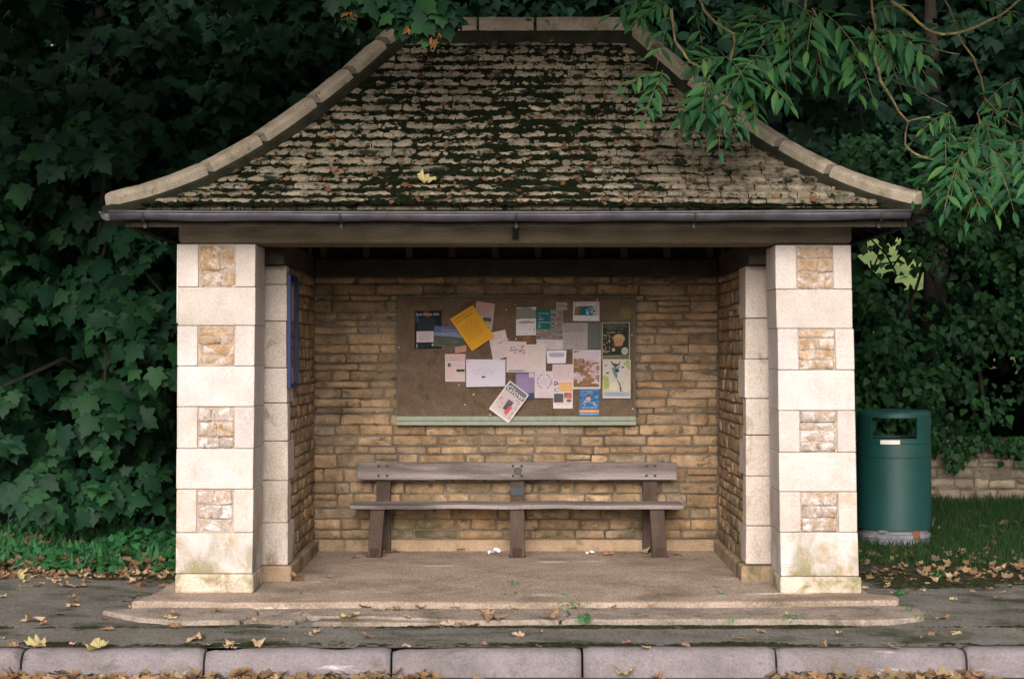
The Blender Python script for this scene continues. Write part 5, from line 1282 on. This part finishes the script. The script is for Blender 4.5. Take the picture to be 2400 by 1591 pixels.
leaf(85, 1572, 'road', 'yellow', .12, 'large pale yellow leaf leaning on the kerb at the lower left')
leaf(228, 1580, 'road', 'yellow', .13, 'large pale greenish leaf lying on the road at the lower left')
for q in range(16): leaf(U(0, 2400), U(1478, 1512), 'mossy strip behind the kerb', random.choice(['brown', 'tan']), U(.03, .06))
for q in range(24): leaf(U(2020, 2400), U(1335, 1400), 'bare earth beside the grass', random.choice(['brown', 'tan', 'yellow']), U(.03, .06))
# uncountable crumbs of leaf: on the road, in the verge and on the roof
def litter(name, P, Nv, mat, lo, hi, label, parent=None, tm_=CURL):
    lv = Leaves(); n = len(P)
    lv.add(*place(tm_, P, Nv, rng.normal(size=(n, 3)), rng.uniform(lo, hi, n)))
    o = lv.build(name, mat, parent); o['kind'] = 'stuff'; o['label'] = label
    if parent is None: o['category'] = 'leaf litter'
    return o
n = 2600; P = np.stack([rng.uniform(-3.6, 3.6, n), -1.81 - .45 * rng.random(n) ** 1.3, np.full(n, -.211)], 1)
P = P[(fbm(P[:, 0] * .9 + 4, P[:, 0] * .3) + np.where(P[:, 0] < -1.5, .18, 0) > .46)]; P[:, 2] += .03 * np.exp(-((P[:, 1] + 1.83) / .06) ** 2) * rng.random(len(P))
n2 = 2300; P2 = np.stack([rng.uniform(-5, -2.25, n2), 1.0 + 2.1 * rng.random(n2), np.zeros(n2)], 1); P2[:, 2] = gz(P2[:, 1]) + rng.uniform(.0, .09, n2) * (P2[:, 1] > 1.3)
n3 = 700; P3 = np.stack([rng.uniform(2.2, 5, n3), .95 + 3.2 * rng.random(n3) ** 1.4, np.zeros(n3)], 1); P3[:, 2] = gz(P3[:, 1]) + rng.uniform(0, .03, n3)
P = np.concatenate([P, P2, P3]); n = len(P)
Nv = np.stack([rng.normal(size=n) * .45, rng.normal(size=n) * .45 - .2, np.ones(n)], 1)
litter('leaf_litter', P, Nv, M['dead'], .02, .075, 'brown scraps of dead leaf drifted along the kerb and into the verges')
fr = slope_frame('front'); PP = []; 
for q in range(620):
    s = LTOT * random.random() ** 1.35 * .95; hl = halflen(fr, s) * .97
    a = random.gauss(.35, .9) if U(0, 1) < .65 else U(-hl, hl)
    if abs(a) > hl: continue
    PP.append(rpt(fr, a, s, U(.030, .046)))
P = np.array(PP); n = len(P)
litter('roof_leaf_litter', P, np.stack([rng.normal(size=n) * .5, -.5 + rng.normal(size=n) * .4, np.full(n, .8)], 1), M['dead_roof'], .015, .050, 'scattered brown leaf scraps lying on the roof tiles', rf, CURL2)
p = rpt(fr, xa(995, .0), .42, .05)
o = bpy.data.objects.new('fallen_leaf', protos[('yellow', 0)]); C.objects.link(o); o.location = p; o.rotation_euler = (.55, 0, .4); o.scale = (.14, .14, .14)
tag(o, 'single pale yellow green leaf lying on the roof left of centre', 'fallen leaf')
p = rpt(fr, xa(775, .0), .55, .05)
o = bpy.data.objects.new('fallen_leaf', protos[('brown', 1)]); C.objects.link(o); o.location = p; o.rotation_euler = (.6, 0, 2.4); o.scale = (.11, .11, .14)
tag(o, 'brown curled leaf lying on the roof tiles toward the left hip', 'fallen leaf')

# paper scraps under the bench
def scrap(px, py, Y, w, h, lab):
    p = at(px, py, Y); mb = MB(); n = 7; V = []
    for j in range(n + 1):
        for i in range(n + 1):
            u, v = i / n - .5, j / n - .5
            V.append((p.x + u * w + U(-.006, .006), p.y + v * .07 + U(-.006, .006), .025 + h * max(0, .5 + .5 * math.sin(7 * u + 3 * v) * math.cos(5 * v + 2 * u)) * (1 - 1.2 * (u * u + v * v)) + U(0, .008)))
    mb.add(V, [(j * (n + 1) + i, j * (n + 1) + i + 1, (j + 1) * (n + 1) + i + 1, (j + 1) * (n + 1) + i) for j in range(n) for i in range(n)])
    tag(mb.build('paper_scrap', M['litter']), lab, 'paper scrap')
scrap(1158, 1286, 2.02, .095, .05, 'crumpled white tissue left of the middle bench leg')
scrap(1383, 1290, 2.02, .062, .022, 'small flat white paper scrap right of the middle bench leg')

# ================================================================== camera, light, sky
cam = bpy.data.cameras.new('camera'); co_ = bpy.data.objects.new('camera', cam); C.objects.link(co_)
co_.location = (0, -DC, EYE); co_.rotation_euler = (R(90), 0, 0)
cam.sensor_width = 36; cam.lens = F / 2400 * 36; cam.shift_x = -10 / 2400; cam.shift_y = 24.5 / 2400; cam.clip_end = 1000
bpy.context.scene.camera = co_
EL, AZ = 27, -5          # light from behind the camera, a little to the right
sun = bpy.data.lights.new('sun', 'SUN'); so = bpy.data.objects.new('sun', sun); C.objects.link(so)
sun.energy = 2.0; sun.angle = R(42); sun.color = (1, .94, .90)
d = Vector((math.sin(R(AZ)) * math.cos(R(EL)), -math.cos(R(AZ)) * math.cos(R(EL)), math.sin(R(EL))))
so.rotation_euler = d.to_track_quat('Z', 'Y').to_euler(); so.location = (0, -20, 20)
w = bpy.data.worlds.new('World'); bpy.context.scene.world = w; w.use_nodes = True
nt = w.node_tree; bg = nt.nodes['Background']
sky = nt.nodes.new('ShaderNodeTexSky'); sky.sky_type = 'NISHITA'; sky.sun_disc = False
sky.sun_elevation = R(EL); sky.sun_rotation = R(180 - AZ); sky.dust_density = 4; sky.air_density = 1.2
hs = nt.nodes.new('ShaderNodeHueSaturation'); hs.inputs['Saturation'].default_value = .35
nt.links.new(sky.outputs[0], hs.inputs['Color']); nt.links.new(hs.outputs[0], bg.inputs[0]); bg.inputs[1].default_value = .10
vs = bpy.context.scene.view_settings
vs.view_transform = 'Standard'; vs.look = 'None'; vs.gamma = 1; vs.exposure = 0.9
